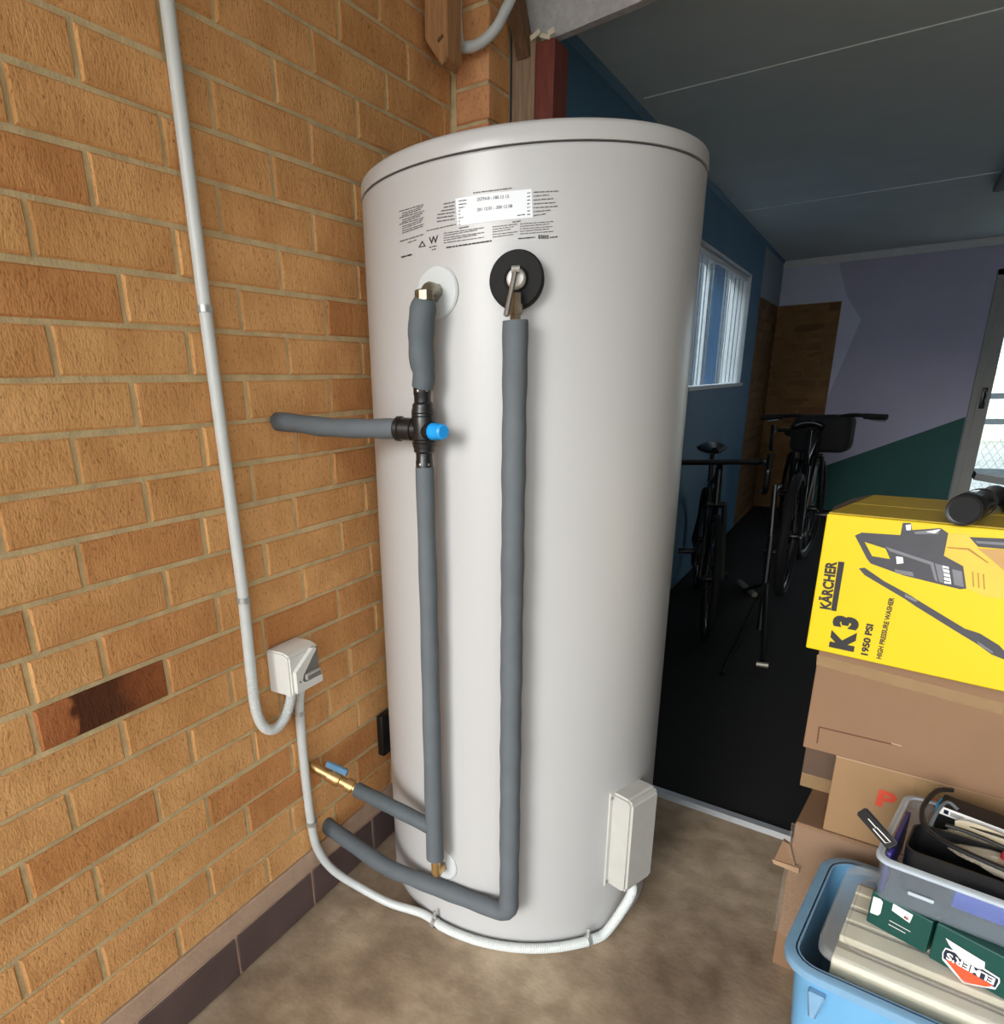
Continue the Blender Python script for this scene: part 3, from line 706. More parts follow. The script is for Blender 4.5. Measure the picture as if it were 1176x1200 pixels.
MB().lathe([(.016, -.004), (.018, -.002), (.018, .014), (.016, .016)], Vector((ptop.x, ptop.y, ptop.z-.001)), (0, 0, 1), 8).build('hex_nut', M['brass_dull'], fo)
settle(fo)
# mixing valve
mv = thing('mixing_valve', 'black plastic tempering valve with bright blue cap on the tank pipe', 'valve', (vx, vy, zv0))
hh = zv1-zv0; zc_ = zv0+hh*.5
MB().lathe([(.015, 0), (.0175, .002), (.0175, .016), (.0165, .018), (.0165, .030), (.0205, .034), (.0205, .040), (.0225, .044), (.0225, hh-.044), (.0205, hh-.040), (.0205, hh-.034), (.0165, hh-.030), (.0165, hh-.018), (.0175, hh-.016), (.0175, hh-.002), (.015, hh)], (vx, vy, zv0), (0, 0, 1), 32).build('body', M['black'], mv)
wpt = on(332, 495, 0, .02); pv_ = Vector((vx, vy, zc_-.004)); dirL = (Vector((wpt.x, wpt.y, wpt.z))-pv_).normalized()
MB().lathe([(.019, .0), (.019, .022), (.022, .024), (.022, .048), (.0245, .050), (.0245, .058), (.021, .062), (.019, .062)], pv_, dirL, 28).build('side_port', M['black'], mv)
sd = Vector((.93, -.36, 0)).normalized()
MB().lathe([(.018, .0), (.018, .030), (.012, .030)], Vector((vx, vy, zc_-.006)), sd, 20).build('cap_socket', M['black'], mv)
MB().lathe([(.0155, .026), (.0165, .028), (.0165, .040), (.0150, .044), (.0150, .060), (.012, .064), (.001, .064)], Vector((vx, vy, zc_-.006)), sd, 12).build('blue_cap', M['cyan'], mv)
for zz in (zv0+.009, zv1-.009):
    for dv_ in (Vector((0, -1, 0)), Vector((.85, -.5, 0)).normalized()):
        MB().lathe([(.0025, -.001), (.0025, .0012), (.001, .0016)], Vector((vx, vy, zz))+dv_*.0172, dv_, 10).build('clip_window', M['steel'], mv)
for zz in (zv0+.050, zv0+.056, zv1-.056, zv1-.050): MB().lathe([(.0226, -.0012), (.0238, 0), (.0226, .0012)], (vx, vy, zz), (0, 0, 1), 28, cap=False).build('ring', M['black'], mv)
settle(mv)
# side branch to the wall
br = thing('insulated_pipe', 'grey lagged pipe running sideways from mixing valve into the brick wall', 'pipe', (wpt.x, wpt.y, wpt.z))
a_ = pv_+dirL*.060
path = resample(catmull([a_, a_.lerp(wpt, .25)+Vector((0, 0, -.003)), a_.lerp(wpt, .6)+Vector((0, 0, -.005)), a_.lerp(wpt, .9), wpt-Vector((.022, 0, -.002))], 8), .011)
MB().tube(path, lambda i: .0195+.0008*sin(i*.8), 18).build('insulation', M['insul'], br)
settle(br)
# cold line: from the valve down to the tank inlet, with its tee to the brass stop tap
zb_ = pipe_pt(511, 1006, OFF).z
cp = thing('insulated_pipe', 'grey lagged cold pipe from mixing valve down to lower tank inlet', 'pipe', (vx, vy, zb_))
cx_, cy_ = pipe_pt(508, 950, OFF).x, pipe_pt(508, 950, OFF).y
path = resample([Vector((vx, vy, zv0+.003)), Vector((vx, vy, .9)), Vector((cx_, cy_, .45)), Vector((cx_, cy_, zb_))], .02)
MB().tube(path, lambda i: .0185+.0026*min(1, i/45)+.0005*sin(i*.7), 20).build('insulation', M['insul'], cp)
settle(cp)
fo = thing('brass_fitting', 'small brass elbow at the lower inlet near the floor', 'fitting', (cx_, cy_, zb_))
MB().tube(fillet([Vector((cx_, cy_, zb_+.02)), Vector((cx_, cy_, ZL+.002)), pL-dL*.005], .018), .0105, 14).build('elbow', M['brass'], fo)
MB().lathe([(.0165, .006), (.0165, .022), (.013, .024)], pL, dL, 6).build('hex_nut', M['brass_dull'], fo)
settle(fo)
tee0 = pipe_pt(503, 968, OFF); tee0 = Vector((cx_, cy_, tee0.z))
wv = on(376, 903, 0, .03)
gd = (wv-tee0).normalized(); tap_end = on(418, 925, 0, .125)
bc = thing('insulated_pipe', 'short grey lagged pipe between brass stop tap and cold pipe', 'pipe', tee0)
MB().tube(resample([tee0-gd*.004, tap_end], .012), lambda i: .0195+.0005*sin(i), 18).build('insulation', M['insul_dark'], bc)
settle(bc)
bv = thing('stop_tap', 'brass ball valve with blue lever on the wall pipe', 'valve', wv)
dd = (wv-tap_end); LL = dd.length; dd.normalize()
MB().lathe([(.013, -.01), (.013, .012), (.0185, .012), (.0185, .030), (.014, .030), (.014, LL*.45), (.0185, LL*.47), (.0205, LL*.55), (.0185, LL*.66), (.0185, LL*.78), (.014, LL*.79), (.014, LL+.03)], tap_end, dd, 20).build('body', M['brass'], bv)
st_ = tap_end+dd*LL*.6
MB().lathe([(.007, .012), (.007, .034), (.001, .034)], st_, (0, 0, 1), 10).build('stem', M['brass_dull'], bv)
hb = MB(); q0 = st_+Vector((0, 0, .031)); tl = (dd+Vector((0, 0, -.0))).normalized()
hb.tube(resample([q0+tl*.022, q0-tl*.038+Vector((0, 0, .004))], .01), lambda i: .0095, 10); hb.build('lever', M['handle_blue'], bv)
settle(bv)

# ================================================================== ELECTRICAL CONDUITS ON THE WALL
rC = .0125
def wz(x, y, off=.016): return on(x, y, 0, off)
def clip(parent, p, d, r, out):
    """saddle clip round a conduit at p; d conduit direction, out wall normal"""
    b_ = MB(); b_.lathe([(r+.0005, -.006), (r+.0025, -.006), (r+.0025, .006), (r+.0005, .006)], p, d, 20, cap=False)
    sdv = Vector(d).cross(Vector(out)).normalized(); q = p+sdv*(r+.009)-Vector(out)*(r*.9)
    for s_ in (1,):
        b_.tube([p+sdv*(r+.001)-Vector(out)*r*.5, q+sdv*.006], .0028, 6)
    b_.lathe([(.003, 0), (.003, .004), (.001, .005)], q+sdv*.002, out, 8)
    b_.build('saddle_clip', M['clip'], parent)
ec = thing('conduit', 'pale grey conduit dropping down the brick wall to the isolator', 'conduit', wz(285, 700))
up = Vector((.016, .978, 2.45)); sw_in = Vector((.034, 1.082, .671))
c_top = Vector((.016, .983, .742))
MB().tube(resample([up, wz(240, 362), wz(285, 700), c_top], .04), rC, 16).build('straight_pipe', M['conduit'], ec)
bend = catmull([c_top, Vector((.018, .983, .655)), Vector((.022, .999, .605)), Vector((.026, 1.030, .590)), Vector((.030, 1.062, .610)), Vector((.034, 1.081, .650)), sw_in], 14)
bend = resample(bend, .0022)
MB().tube(bend, lambda i: rC-.001+.0011*(i % 2), 14).build('corrugated_bend', M['conduit'], ec)
for p in ((240, 362), (285, 703)): clip(ec, wz(*p), (0, 0, 1), rC, (1, 0, 0))
settle(ec)
# isolator switch: box corners solved in place
isw = thing('isolator_switch', 'white box isolator switch with grey toggle on brick wall', 'switch', (0, 1.08, .74))
yA, yB, zA, zB, xd = 1.048, 1.150, .672, .778, .072
b_ = MB(); b_.prism([(.001, yA, zA), (xd, yA, zA), (xd, yA, zB-.008), (xd*.75, yA, zB), (.001, yA, zB)], (0, yB-yA, 0))
bmesh.ops.bevel(b_.bm, geom=b_.bm.edges[:], offset=.004, segments=2, affect='EDGES'); b_.build('housing', M['plastic_white'], isw)
b_ = MB(); b_.prism([(xd, yA+.012, zA+.006), (xd+.010, yA+.014, zA+.02), (xd+.010, yA+.014, zA+.058), (xd+.010, yB-.03, zB-.004), (xd, yB-.004, zB-.004), (xd, yB-.004, zA+.006)], (0.0, 0, 0.0001)) if False else None
b_ = MB(); b_.prism([(xd-.002, yA+.010, zA+.008), (xd-.002, yB-.004, zA+.008), (xd-.002, yB-.004, zA+.026), (xd-.002, yA+.038, zA+.026), (xd-.002, yA+.030, zA+.034), (xd-.002, yA+.034, zA+.046), (xd-.002, yB-.016, zB-.010), (xd-.002, yB-.030, zB-.006), (xd-.002, yA+.010, zA+.060)], (.012, 0, 0))
b_.build('cover_plate', M['plastic_white'], isw, smooth=False)
MB().prism([(xd, yA+.040, zA+.028), (xd, yB-.006, zA+.028), (xd, yB-.006, zB-.010), (xd, yB-.012, zB-.012), (xd, yA+.040, zA+.048)], (.003, 0, 0)).build('toggle_recess', M['grey_dark'], isw, smooth=False)
MB().box((xd, yA+.042, zA+.029), (xd+.012, yB-.008, zA+.044), .002).build('toggle', M['plastic_grey'], isw)
MB().box((xd+.0115, yA+.046, zA+.031), (xd+.0128, yB-.012, zA+.039), 0).build('toggle_mark', M['grey_dark'], isw, smooth=False)
MB().lathe([(.0025, 0), (.0025, .002), (.001, .0022)], (xd+.010, yA+.020, zA+.034), (1, 0, 0), 8).build('screw', M['grey_dark'], isw)
settle(isw)
# lower conduit: from the isolator down the wall, across the floor round the tank to the access cover
lc = thing('conduit', 'pale grey conduit curling from isolator down and around the tank foot', 'conduit', (.02, 1.13, .4))
cov = mt_ @ Vector((.028, .0, z0c+.01))
straight = [Vector((.034, 1.122, .671)), Vector((.020, 1.121, .60)), Vector((.016, 1.122, .42)), Vector((.016, 1.128, .245))]
RT = TR+.019
def ring(a_deg, z=.0135): a_ = radians(a_deg); return Vector((TX+RT*cos(a_), TY+RT*sin(a_), z))
swp = straight+[Vector((.020, 1.142, .165)), Vector((.045, 1.165, .10)), Vector((.10, 1.195, .05)), Vector((.19, 1.215, .018)), ring(-106), ring(-96)]
MB().tube(resample(catmull(swp, 10), .012), rC-.0008, 16).build('bent_pipe', M['conduit'], lc)
cor = [ring(-97)]+[ring(a) for a in (-90, -80, -70, -60, -50, -42, -36)]+[ring(-29, .022), cov+Vector((.006, -.006, -.045)), cov]
MB().tube(resample(catmull(cor, 12), .0022), lambda i: rC-.001+.0011*(i % 2), 14).build('corrugated_pipe', M['conduit'], lc)
clip(lc, Vector((.017, 1.122, .59)), (0, 0, 1), rC, (1, 0, 0)); clip(lc, Vector((.016, 1.128, .265)), (0, 0, 1), rC, (1, 0, 0))
for an in (-99, -38):
    p = ring(an); b_ = MB(); t_ = Vector((-sin(radians(an)), cos(radians(an)), 0)); b_.lathe([(rC, -.005), (rC+.002, -.005), (rC+.002, .005), (rC, .005)], p, t_, 18, cap=False)
    b_.box((-.004, -.003, 0), (.004, .003, .024), .001, Matrix.Translation(p+Vector((0, 0, rC)))); b_.build('saddle_clip', M['clip'], lc)
settle(lc)

# conduit loop, sawn timber and brace at the top of the pier
lp = thing('conduit', 'bent grey conduit looping over the brick pier by the soffit', 'conduit', on(560, 52, 1, 1.925))
MB().tube(resample(catmull([Vector((.035, 1.935, 2.40)), Vector((.036, 1.93, 2.28)), on(538, 50, 1, 1.92), on(550, 55, 1, 1.915), on(565, 49, 1, 1.915), on(580, 34, 1, 1.92), on(590, 16, 1, 1.93), on(601, -8, 1, 1.95), on(612, -40, 1, 1.98)], 10), .012), .0135, 14).build('bent_pipe', M['conduit'], lp)
settle(lp)
YT = 1.80
tb = thing('timber_offcut', 'sawn rough timber end hanging against the top of the brick wall', 'timber', (.05, YT, 2.2))
poly = [on(496, -60, 1, YT), on(497, 46, 1, YT), on(517, 77, 1, YT), on(524, 66, 1, YT), on(522, -60, 1, YT)]
b_ = MB(); b_.prism(poly, (0, .075, 0)); bmesh.ops.bevel(b_.bm, geom=b_.bm.edges[:], offset=.003, segments=1, affect='EDGES'); b_.build('block', M['wood'], tb, smooth=False)
b_ = MB(); b_.tube([on(513, 48, 1, YT-.001), on(519, 41, 1, YT-.001)], .004, 6); b_.build('split', M['wood_dark'], tb)
settle(tb)
bk = thing('timber_brace', 'brown diagonal timber brace between brick pier and bare stud', 'timber', (.12, 2.05, 2.25))
p0, p1 = Vector((.135, 2.03, 2.36)), Vector((.150, 2.11, 2.185))
dd_ = (p1-p0).normalized(); sx = Vector((1, 0, 0)); sy = dd_.cross(sx).normalized()
b_ = MB(); b_.prism([p0+sx*.018+sy*.022, p0-sx*.018+sy*.022, p0-sx*.018-sy*.022, p0+sx*.018-sy*.022], p1-p0); b_.build('batten', M['wood_dark'], bk, smooth=False); settle(bk)
blk = thing('black_wall_piece', 'small black piece of unknown use on the bricks behind the tank', 'outlet', (0, 1.44, .37))
MB().box((.0, 1.455, .30), (.022, 1.525, .43), .004).build('plate', M['black'], blk); settle(blk)  # unidentified black piece, modelled as a plain plate

# ================================================================== BOXES ON THE RIGHT
def frame_at(x, y, z, yaw): return Matrix.Translation((x, y, z)) @ Matrix.Rotation(radians(yaw), 4, 'Z')
def carton(name, label, mtx, w, d, h, mt, cat='box'):
    t = thing(name, label, cat, mtx.to_translation()); t['label'] = label
    MB().box((0, 0, 0), (w, d, h), .0025, mtx).build('carton', mt, t, smooth=False)
    return t
def on_face(mtx, x, y, lift=0.0):
    """sight line met with the front face of a carton"""
    n_ = mtx.to_3x3() @ Vector((0, -1, 0)); o_ = mtx.to_translation()+n_*lift; d_ = ray(x, y)
    return CAM+d_*((o_-CAM).dot(n_)/d_.dot(n_))
def decal(mtx, pix, mt, parent, name, lift=.0008, t=.0002):
    b_ = MB(); b_.prism([on_face(mtx, x, y, lift) for x, y in pix], mtx.to_3x3() @ Vector((0, t, 0))); return b_.build(name, mt, parent, smooth=False)
def nrm_of(mtx): return mtx.to_3x3() @ Vector((0, -1, 0))
# lower carton
K1 = frame_at(1.088, 1.535, 0, -7)
c1 = carton('cardboard_box', 'large brown carton wrapped in clear plastic at the bottom of the stack', K1, .56, .36, .398, M['card'])
P = []
for i in range(15):
    row = []
    for j in range(22):
        u = j/21; v = i/14; x = -.006+u*.53; z = .401-v*.30
        n_ = noise.noise(Vector((x*14, z*14, 1)))+.5*noise.noise(Vector((x*35, z*35, 4)))
        row.append(K1 @ Vector((x, -.010-.010*abs(n_)-.004*sin(u*9), z)))
    P.append(row)
grid_mesh('plastic_wrap', P, M['wrap'], c1)
decal(K1, [(906, 1009), (917, 985), (925, 990), (932, 1018)], M['card'], c1, 'torn_flap', .012, .010)
decal(K1, [(904, 1007), (906, 1012), (935, 1024), (936, 1018)], M['card_edge'], c1, 'flap_edge', .018, .010)
settle(c1)
# carton at the back left on the lower one, shade put into its colour
K2 = frame_at(1.080, 1.70, .3995, -7)
c2 = carton('cardboard_box', 'shade-darkened taped carton at the back left, above the plastic wrapped carton', K2, .44, .19, .180, M['card_shaded_brown'])
b_ = MB(); b_.box((.001, -.0012, .0), (.3, -.0004, .035), 0, K2); b_.build('tape', M['tape'], c2, smooth=False); settle(c2)
# pale box with red print
K3 = frame_at(1.139, 1.53, .3995, -6.5)
c3 = carton('cardboard_box', 'pale cardboard box with red lettering under the big brown carton', K3, .46, .155, .183, M['card_pale'])
fit_text('printed_letter', 'P', on_face(K3, 1025, 942), on_face(K3, 1047, 949), .036, nrm_of(K3), M['red_print'], c3, .05)
fit_text('printed_letter', 'k', on_face(K3, 1087, 941), on_face(K3, 1098, 945), .026, nrm_of(K3), M['red_print'], c3, .03)
decal(K3, [(1072, 912), (1108, 922), (1105, 957), (1069, 947)], M['tape'], c3, 'tape', .0008, .0005)
MB().box((0, -.002, .178), (.46, .002, .1845), .001, K3).build('lid_edge', M['card_edge'], c3, smooth=False)
settle(c3)
# big brown carton
K4 = frame_at(1.077, 1.53, .584, -7.5)
c4 = carton('cardboard_box', 'big brown carton with cut handle line under the yellow box', K4, .56, .34, .228, M['card'])
b_ = MB()
for a_, b2 in (((957, 871), (959.5, 852)), ((959.5, 852), (1056, 875))):
    p, q = on_face(K4, *a_, .0008), on_face(K4, *b2, .0008); dv_ = (q-p).normalized(); nv = nrm_of(K4).cross(dv_)*.0013
    b_.prism([p+nv, q+nv, q-nv, p-nv], nrm_of(K4)*-.0006)
b_.build('cut_line', M['cut'], c4, smooth=False)
decal(K4, [(1044, 870), (1056, 873.5), (1056, 875.5), (1044, 872)], M['card_edge'], c4, 'torn_edge', .0012)
decal(K4, [(957, 767), (1176, 824), (1176, 838), (956, 779)], M['tape'], c4, 'tape', .0008)
settle(c4)
# yellow box
K5 = frame_at(1.0535, 1.51, .8130, -15)
YH = .2705; YD = .27; YW_ = .56
yk = carton('cardboard_box', 'bright yellow pressure washer box on top of the stack', K5, YW_, YD, YH, M['yellow'])
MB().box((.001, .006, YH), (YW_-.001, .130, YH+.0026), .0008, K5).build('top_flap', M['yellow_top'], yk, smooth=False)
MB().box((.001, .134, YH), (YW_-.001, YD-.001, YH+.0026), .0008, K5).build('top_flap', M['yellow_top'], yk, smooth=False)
b_ = MB(); b_.prism([K5 @ Vector(p) for p in ((.001, .02, YH+.0028), (.001, YD-.01, YH+.0028), (-.035, YD-.02, YH-.008), (-.030, .13, YH-.008))], (.002, 0, .0015)); b_.build('side_flap', M['card_shaded_brown'], yk, smooth=False)
def py_(x, y, lift=.0008): return on_face(K5, x, y, lift)
NRM = nrm_of(K5)
fit_text('lettering', 'KÄRCHER', py_(972.2, 714.6), py_(979.9, 658.4), .0225, NRM, M['ink'], yk, .042)
decal(K5, [(982, 658), (989.2, 658.8), (979.5, 716.4), (973.3, 715.4)], M['ink'], yk, 'underline_bar')
fit_text('lettering', 'K 3', py_(997.3, 763.6), py_(1004.3, 724.6), .040, NRM, M['ink'], yk, .075)
fit_text('lettering', '1950 PSI', py_(1016, 768.4), py_(1023, 732), .0112, NRM, M['ink'], yk, .045)
fit_text('lettering', 'HIGH PRESSURE WASHER', py_(1032, 772.5), py_(1047.6, 700.6), .0082, NRM, M['ink'], yk, .032)
def pic(poly, mt, lift, name='printed_picture'): return decal(K5, [(990+.175*x, 590+.175*y) for x, y in poly], mt, yk, name, lift)
pic([(65, 215), (110, 195), (370, 212), (385, 130), (440, 130), (448, 178), (640, 165), (690, 200), (660, 350), (790, 420), (810, 570), (770, 575), (390, 482), (170, 402), (145, 370)], M['grey_print'], .0008)
pic([(130, 258), (270, 303), (300, 372), (180, 352)], M['yellow'], .0012)
pic([(270, 290), (590, 395), (620, 525), (600, 515), (570, 410), (300, 320)], M['grey_print2'], .0012)
pic([(330, 440), (450, 460), (460, 490), (380, 475), (335, 465)], M['grey_print2'], .0012)
pic([(340, 355), (385, 360), (390, 400), (345, 405)], M['white_print'], .0012)
pic([(405, 145), (440, 140), (440, 178), (410, 180)], M['white_print'], .0012)
pic([(460, 190), (640, 170), (620, 205), (470, 205)], M['grey_print2'], .0012)
pic([(540, 190), (640, 172), (600, 200)], M['white_print'], .0014)
pic([(650, 415), (692, 425), (710, 540), (665, 535), (660, 470)], M['white_print'], .0012)
for i in range(4): pic([(655, 430+i*27), (700, 440+i*27), (702, 448+i*27), (657, 438+i*27)], M['grey_print'], .0014)
pic([(600, 400), (650, 415), (665, 535), (630, 525)], M['grey_print2'], .0012)
pic([(715, 440), (780, 455), (795, 560), (730, 545)], M['grey_print2'], .0010)
pic([(690, 200), (830, 205), (890, 300), (1063, 450), (1400, 560), (1400, 690), (1063, 640), (930, 620), (812, 570), (790, 420), (662, 350)], M['tan_print'], .0009)
pic([(880, 300), (1063, 310), (1400, 330), (1400, 520), (1063, 450), (960, 360)], M['tan_print2'], .0012)
pic([(830, 225), (1063, 235), (1400, 255), (1400, 320), (1063, 305), (890, 290)], M['grey_print'], .0013)
pic([(870, 250), (1063, 262), (1400, 280), (1400, 296), (1063, 280), (885, 268)], M['grey_print2'], .0015)
pic([(675, 290), (830, 300), (960, 395), (955, 402), (820, 312), (690, 300)], M['gold_line'], .0012)
for i in range(3): pic([(848+i*36, 455+i*8), (858+i*36, 457+i*8), (864+i*36, 560+i*8), (854+i*36, 558+i*8)], M['gold_line'], .0012)
pic([(90, 435), (130, 430), (260, 520), (430, 612), (490, 650), (800, 838), (900, 870), (1030, 950), (1063, 985), (1300, 1110), (1300, 1180), (1063, 1045), (980, 1012), (880, 940), (780, 880), (470, 688), (400, 640), (130, 480)], M['grey_print'], .0008)
pic([(880, 920), (985, 990), (990, 1008), (900, 952)], M['grey_print2'], .0012)
pic([(400, 605), (490, 650), (470, 660), (400, 625)], M['grey_print2'], .0012)
settle(yk)
# black torch on top of the yellow box
tc_ = thing('torch', 'black torch lying on top of the yellow box', 'torch', (1.25, 1.62, 1.087))
tz = 1.0865+.0268
t0_, t1_ = on(1129, 598, 2, tz), on(1164, 581, 2, tz); td = (t1_-t0_).normalized()
TL = (t1_-t0_).length
MB().lathe([(.019, .004), (.0255, .0), (.0265, .006), (.0265, .034), (.022, .050), (.019, .07), (.019, TL), (.016, TL+.02)], t0_, td, 28).build('body', M['black'], tc_)
MB().lathe([(.021, .0025), (.012, .006), (.001, .0065)], t0_, td, 24).build('lens', M['dark_fabric'], tc_)
MB().lathe([(.0245, .02), (.0255, .03), (.0245, .045)], t0_+td*.055, td, 24, cap=False).build('grip_ring', M['foam_black'], tc_)
settle(tc_)
lp0 = on(1174, 603, 2, 1.0865)
lm_ = thing('work_lamp', 'black folding lamp with flat bar beside the torch on yellow box', 'lamp', lp0)
b_ = MB(); b_.box((0, .0, 0), (.10, .07, .026), .008, Matrix.Translation((lp0.x, lp0.y, 1.0868))); b_.build('base', M['black'], lm_)
p = on(1141, 557, 1, lp0.y+.05); q = p+Vector((.16, 0, -.028)); u_ = Vector((0, 1, 0)); dq = (q-p).normalized(); w_ = dq.cross(u_)
b_ = MB(); b_.prism([p+u_*.03+w_*.006, p-u_*.02+w_*.006, p-u_*.02-w_*.006, p+u_*.03-w_*.006], q-p); b_.build('bar', M['black'], lm_)
MB().tube([(lp0.x+.03, lp0.y+.05, 1.11), (lp0.x+.03, lp0.y+.05, p.z-.006)], .008, 10).build('hinge', M['black'], lm_)
settle(lm_)

# ================================================================== BLUE BIN, LID AND CONTENTS
YW = -8
def rrect(w, d, r, n=5):
    out = []
    for (cx, cy, s_) in ((w-r, d-r, 0), (r, d-r, 1), (r, r, 2), (w-r, r, 3)):
        for k in range(n+1):
            a_ = s_*pi/2+pi/2*k/n; out.append((cx+r*cos(a_), cy+r*sin(a_)))
    return out
def tub(mtx, w, d, h, r, taper, thick, name, mt, parent, floor_t=.004):
    b_ = MB()
    def ringp(ins, z, rr): return [mtx @ Vector((x+ins, y+ins, z)) for x, y in rrect(w-2*ins, d-2*ins, max(rr, .004))]
    seq = [ringp(taper, 0, r-taper*.5), ringp(0, h, r), ringp(thick, h, r-thick*.5), ringp(taper+thick, floor_t, r-taper*.5-thick*.5)]
    b_.rings(seq, cap=False); b_.bm.verts.ensure_lookup_table()
    n = len(seq[0]); b_.bm.faces.new(b_.bm.verts[0:n][::-1]); b_.bm.faces.new(b_.bm.verts[3*n:4*n])
    return b_.build(name, mt, parent)
def rim(mtx, w, d, z, hgt, r, out, name, mt, parent):
    b_ = MB()
    def ringp(o_, zz): return [mtx @ Vector((x-o_, y-o_, zz)) for x, y in rrect(w+2*o_, d+2*o_, r+o_)]
    b_.rings([ringp(0, z-hgt), ringp(out, z-hgt), ringp(out, z-.002), ringp(out-.003, z), ringp(-.006, z), ringp(-.006, z-.004), ringp(0, z-.004)], close=True, cap=False)
    return b_.build(name, mt, parent)
BX, BY, BW, BD, BH = 1.118, 1.108, .52, .345, .392
FM = frame_at(BX, BY, 0.001, YW)
bn = thing('storage_bin', 'translucent blue plastic storage bin on the floor in front of the cartons', 'bin', (BX, BY, 0))
tub(FM, BW, BD, BH, .045, .03, .003, 'tub', M['bin_blue'], bn)
rim(FM, BW, BD, BH, .016, .045, .016, 'rim', M['bin_rim'], bn)
# clip handle on the front
b_ = MB(); b_.prism([FM @ Vector(p) for p in ((.035, -.012, .352), (.062, -.012, .352), (.054, -.012, .300), (.043, -.012, .300))], FM.to_3x3() @ Vector((0, .03, 0))); bmesh.ops.bevel(b_.bm, geom=b_.bm.edges[:], offset=.003, segments=1, affect='EDGES'); b_.build('clip', M['bin_rim'], bn)
settle(bn)
ld = thing('bin_lid', 'clear plastic lid on the blue storage bin', 'lid', (BX, BY, BH))
FL2 = frame_at(BX, BY, 0, YW)
def lidshape():
    b_ = MB()
    def rp(i_, z): return [FL2 @ Vector((x+i_, y+i_, z)) for x, y in rrect(BW-2*i_, BD-2*i_, .045-min(i_, .02)*.5)]
    b_.rings([rp(.030, BH+.004), rp(.030, BH+.022), rp(.034, BH+.024), rp(.06, BH+.024), rp(.062, BH+.021), rp(.033, BH+.021), rp(.033, BH+.004)], close=True, cap=False)
    b_.rings([rp(.060, BH+.0205), rp(.060, BH+.0230)])
    return b_
lidshape().build('lid_panel', M['lid_clear'], ld); settle(ld)
# files and papers packed under the lid
cols = [('paper', 'paper_grey', 'paper', 'paper_brown', 'paper', 'paper_grey', 'paper', 'paper', 'paper_brown')][0]
names = ['cream paper bundle', 'grey card file', 'cream folded paper', 'brown file', 'wide cream pad', 'worn grey file', 'pale paper bundle', 'cream paper pad', 'brown card file']
yy_ = .043
for i, cn in enumerate(cols):
    th = (.032, .020, .040, .012, .030, .016, .036, .026, .020)[i]
    p = MB(); zt = BH+(.004, .000, .012, .002, .010, .001, .008, .012, .002)[i]
    p.box((.055, yy_, .03), (BW-.05, yy_+th, zt), .002, FM)
    o = p.build('paper_bundle', M[cn], None, smooth=False)
    ordn = ('first', 'second', 'third', 'fourth', 'fifth', 'sixth', 'seventh', 'eighth', 'rearmost')[i]
    tag(o, f'{names[i]} standing in the blue bin, {ordn} row from its front', 'paper', 'papers packed in the blue bin')
    yy_ += th+.001
# green boxes on the lid
LZ = BH+.0245
GY = -24
g0 = on(1013, 1079, 2, LZ); G1 = frame_at(g0.x+.001, g0.y, LZ, GY)
gb = carton('glue_box', 'small dark green box with white stickers under the clear tub', G1, .092, .10, .066, M['green'])
def gq(mtx, pts_, mt, parent, name, lift=.0006):
    b_ = MB(); b_.prism([mtx @ Vector((x, -lift, z)) for x, z in pts_], mtx.to_3x3() @ Vector((0, .0003, 0))); return b_.build(name, mt, parent, smooth=False)
gq(G1, [(.004, .022), (.016, .024), (.019, .030), (.019, .054), (.015, .058), (.004, .056)], M['white_print'], gb, 'sticker')
gq(G1, [(.034, .048), (.062, .042), (.064, .060), (.034, .062)], M['white_print'], gb, 'sticker')
gq(G1, [(.052, .046), (.059, .0445), (.060, .050), (.053, .051)], M['darkred'], gb, 'sticker_mark')
gq(G1, [(.034, .026), (.066, .026), (.066, .0272), (.034, .0272)], M['torn'], gb, 'printed_line', .0005)
gq(G1, [(.034, .018), (.060, .018), (.060, .0192), (.034, .0192)], M['torn'], gb, 'printed_line', .0005)
settle(gb)
g2 = on(1088, 1132, 2, LZ); G2 = frame_at(g0.x+.097*cos(radians(GY)), g0.y+.097*sin(radians(GY))-.004, LZ, GY)
gc = carton('glue_box', 'dark green box with upside-down navy and orange badge', G2, .24, .11, .072, M['green'])
Gi = G2.inverted()
def gpx(x, y):
    """badge corner measured on the front face of the green box"""
    n_ = G2.to_3x3() @ Vector((0, -1, 0)); o_ = G2.to_translation(); d_ = ray(x, y); t_ = (o_-CAM).dot(n_)/d_.dot(n_)
    v = Gi @ (CAM+d_*t_); return (v.x, v.z)
def b7(x, y): return gpx(1090+.1167*x, 1060+.1167*y)
gq(G2, [b7(*p) for p in ((150, 432), (120, 480), (118, 550), (325, 790), (650, 852), (697, 785), (695, 740), (560, 655), (240, 465))], M['white_print'], gc, 'badge', .0005)
gq(G2, [b7(*p) for p in ((155, 447), (132, 483), (130, 540), (160, 560), (650, 835), (682, 775), (680, 748), (560, 672), (240, 480))], M['navy'], gc, 'badge_field', .0008)
gq(G2, [b7(*p) for p in ((150, 550), (240, 575), (340, 640), (440, 705), (630, 815), (560, 825), (350, 780), (325, 765))], M['orange'], gc, 'badge_field', .0010)
A_, B_ = b7(655, 745), b7(172, 478)
s0, s1 = G2 @ Vector((A_[0], -.0013, A_[1])), G2 @ Vector((B_[0], -.0013, B_[1]))
fit_text('lettering', "ELMER'S", s0, s1, .013, G2.to_3x3() @ Vector((0, -1, 0)), M['white_print'], gc, .03, .0002)
gq(G2, [b7(*p) for p in ((155, 330), (330, 440), (552, 575), (545, 650), (480, 640), (300, 540), (190, 400))], M['torn'], gc, 'torn_label', .0018)
settle(gc)
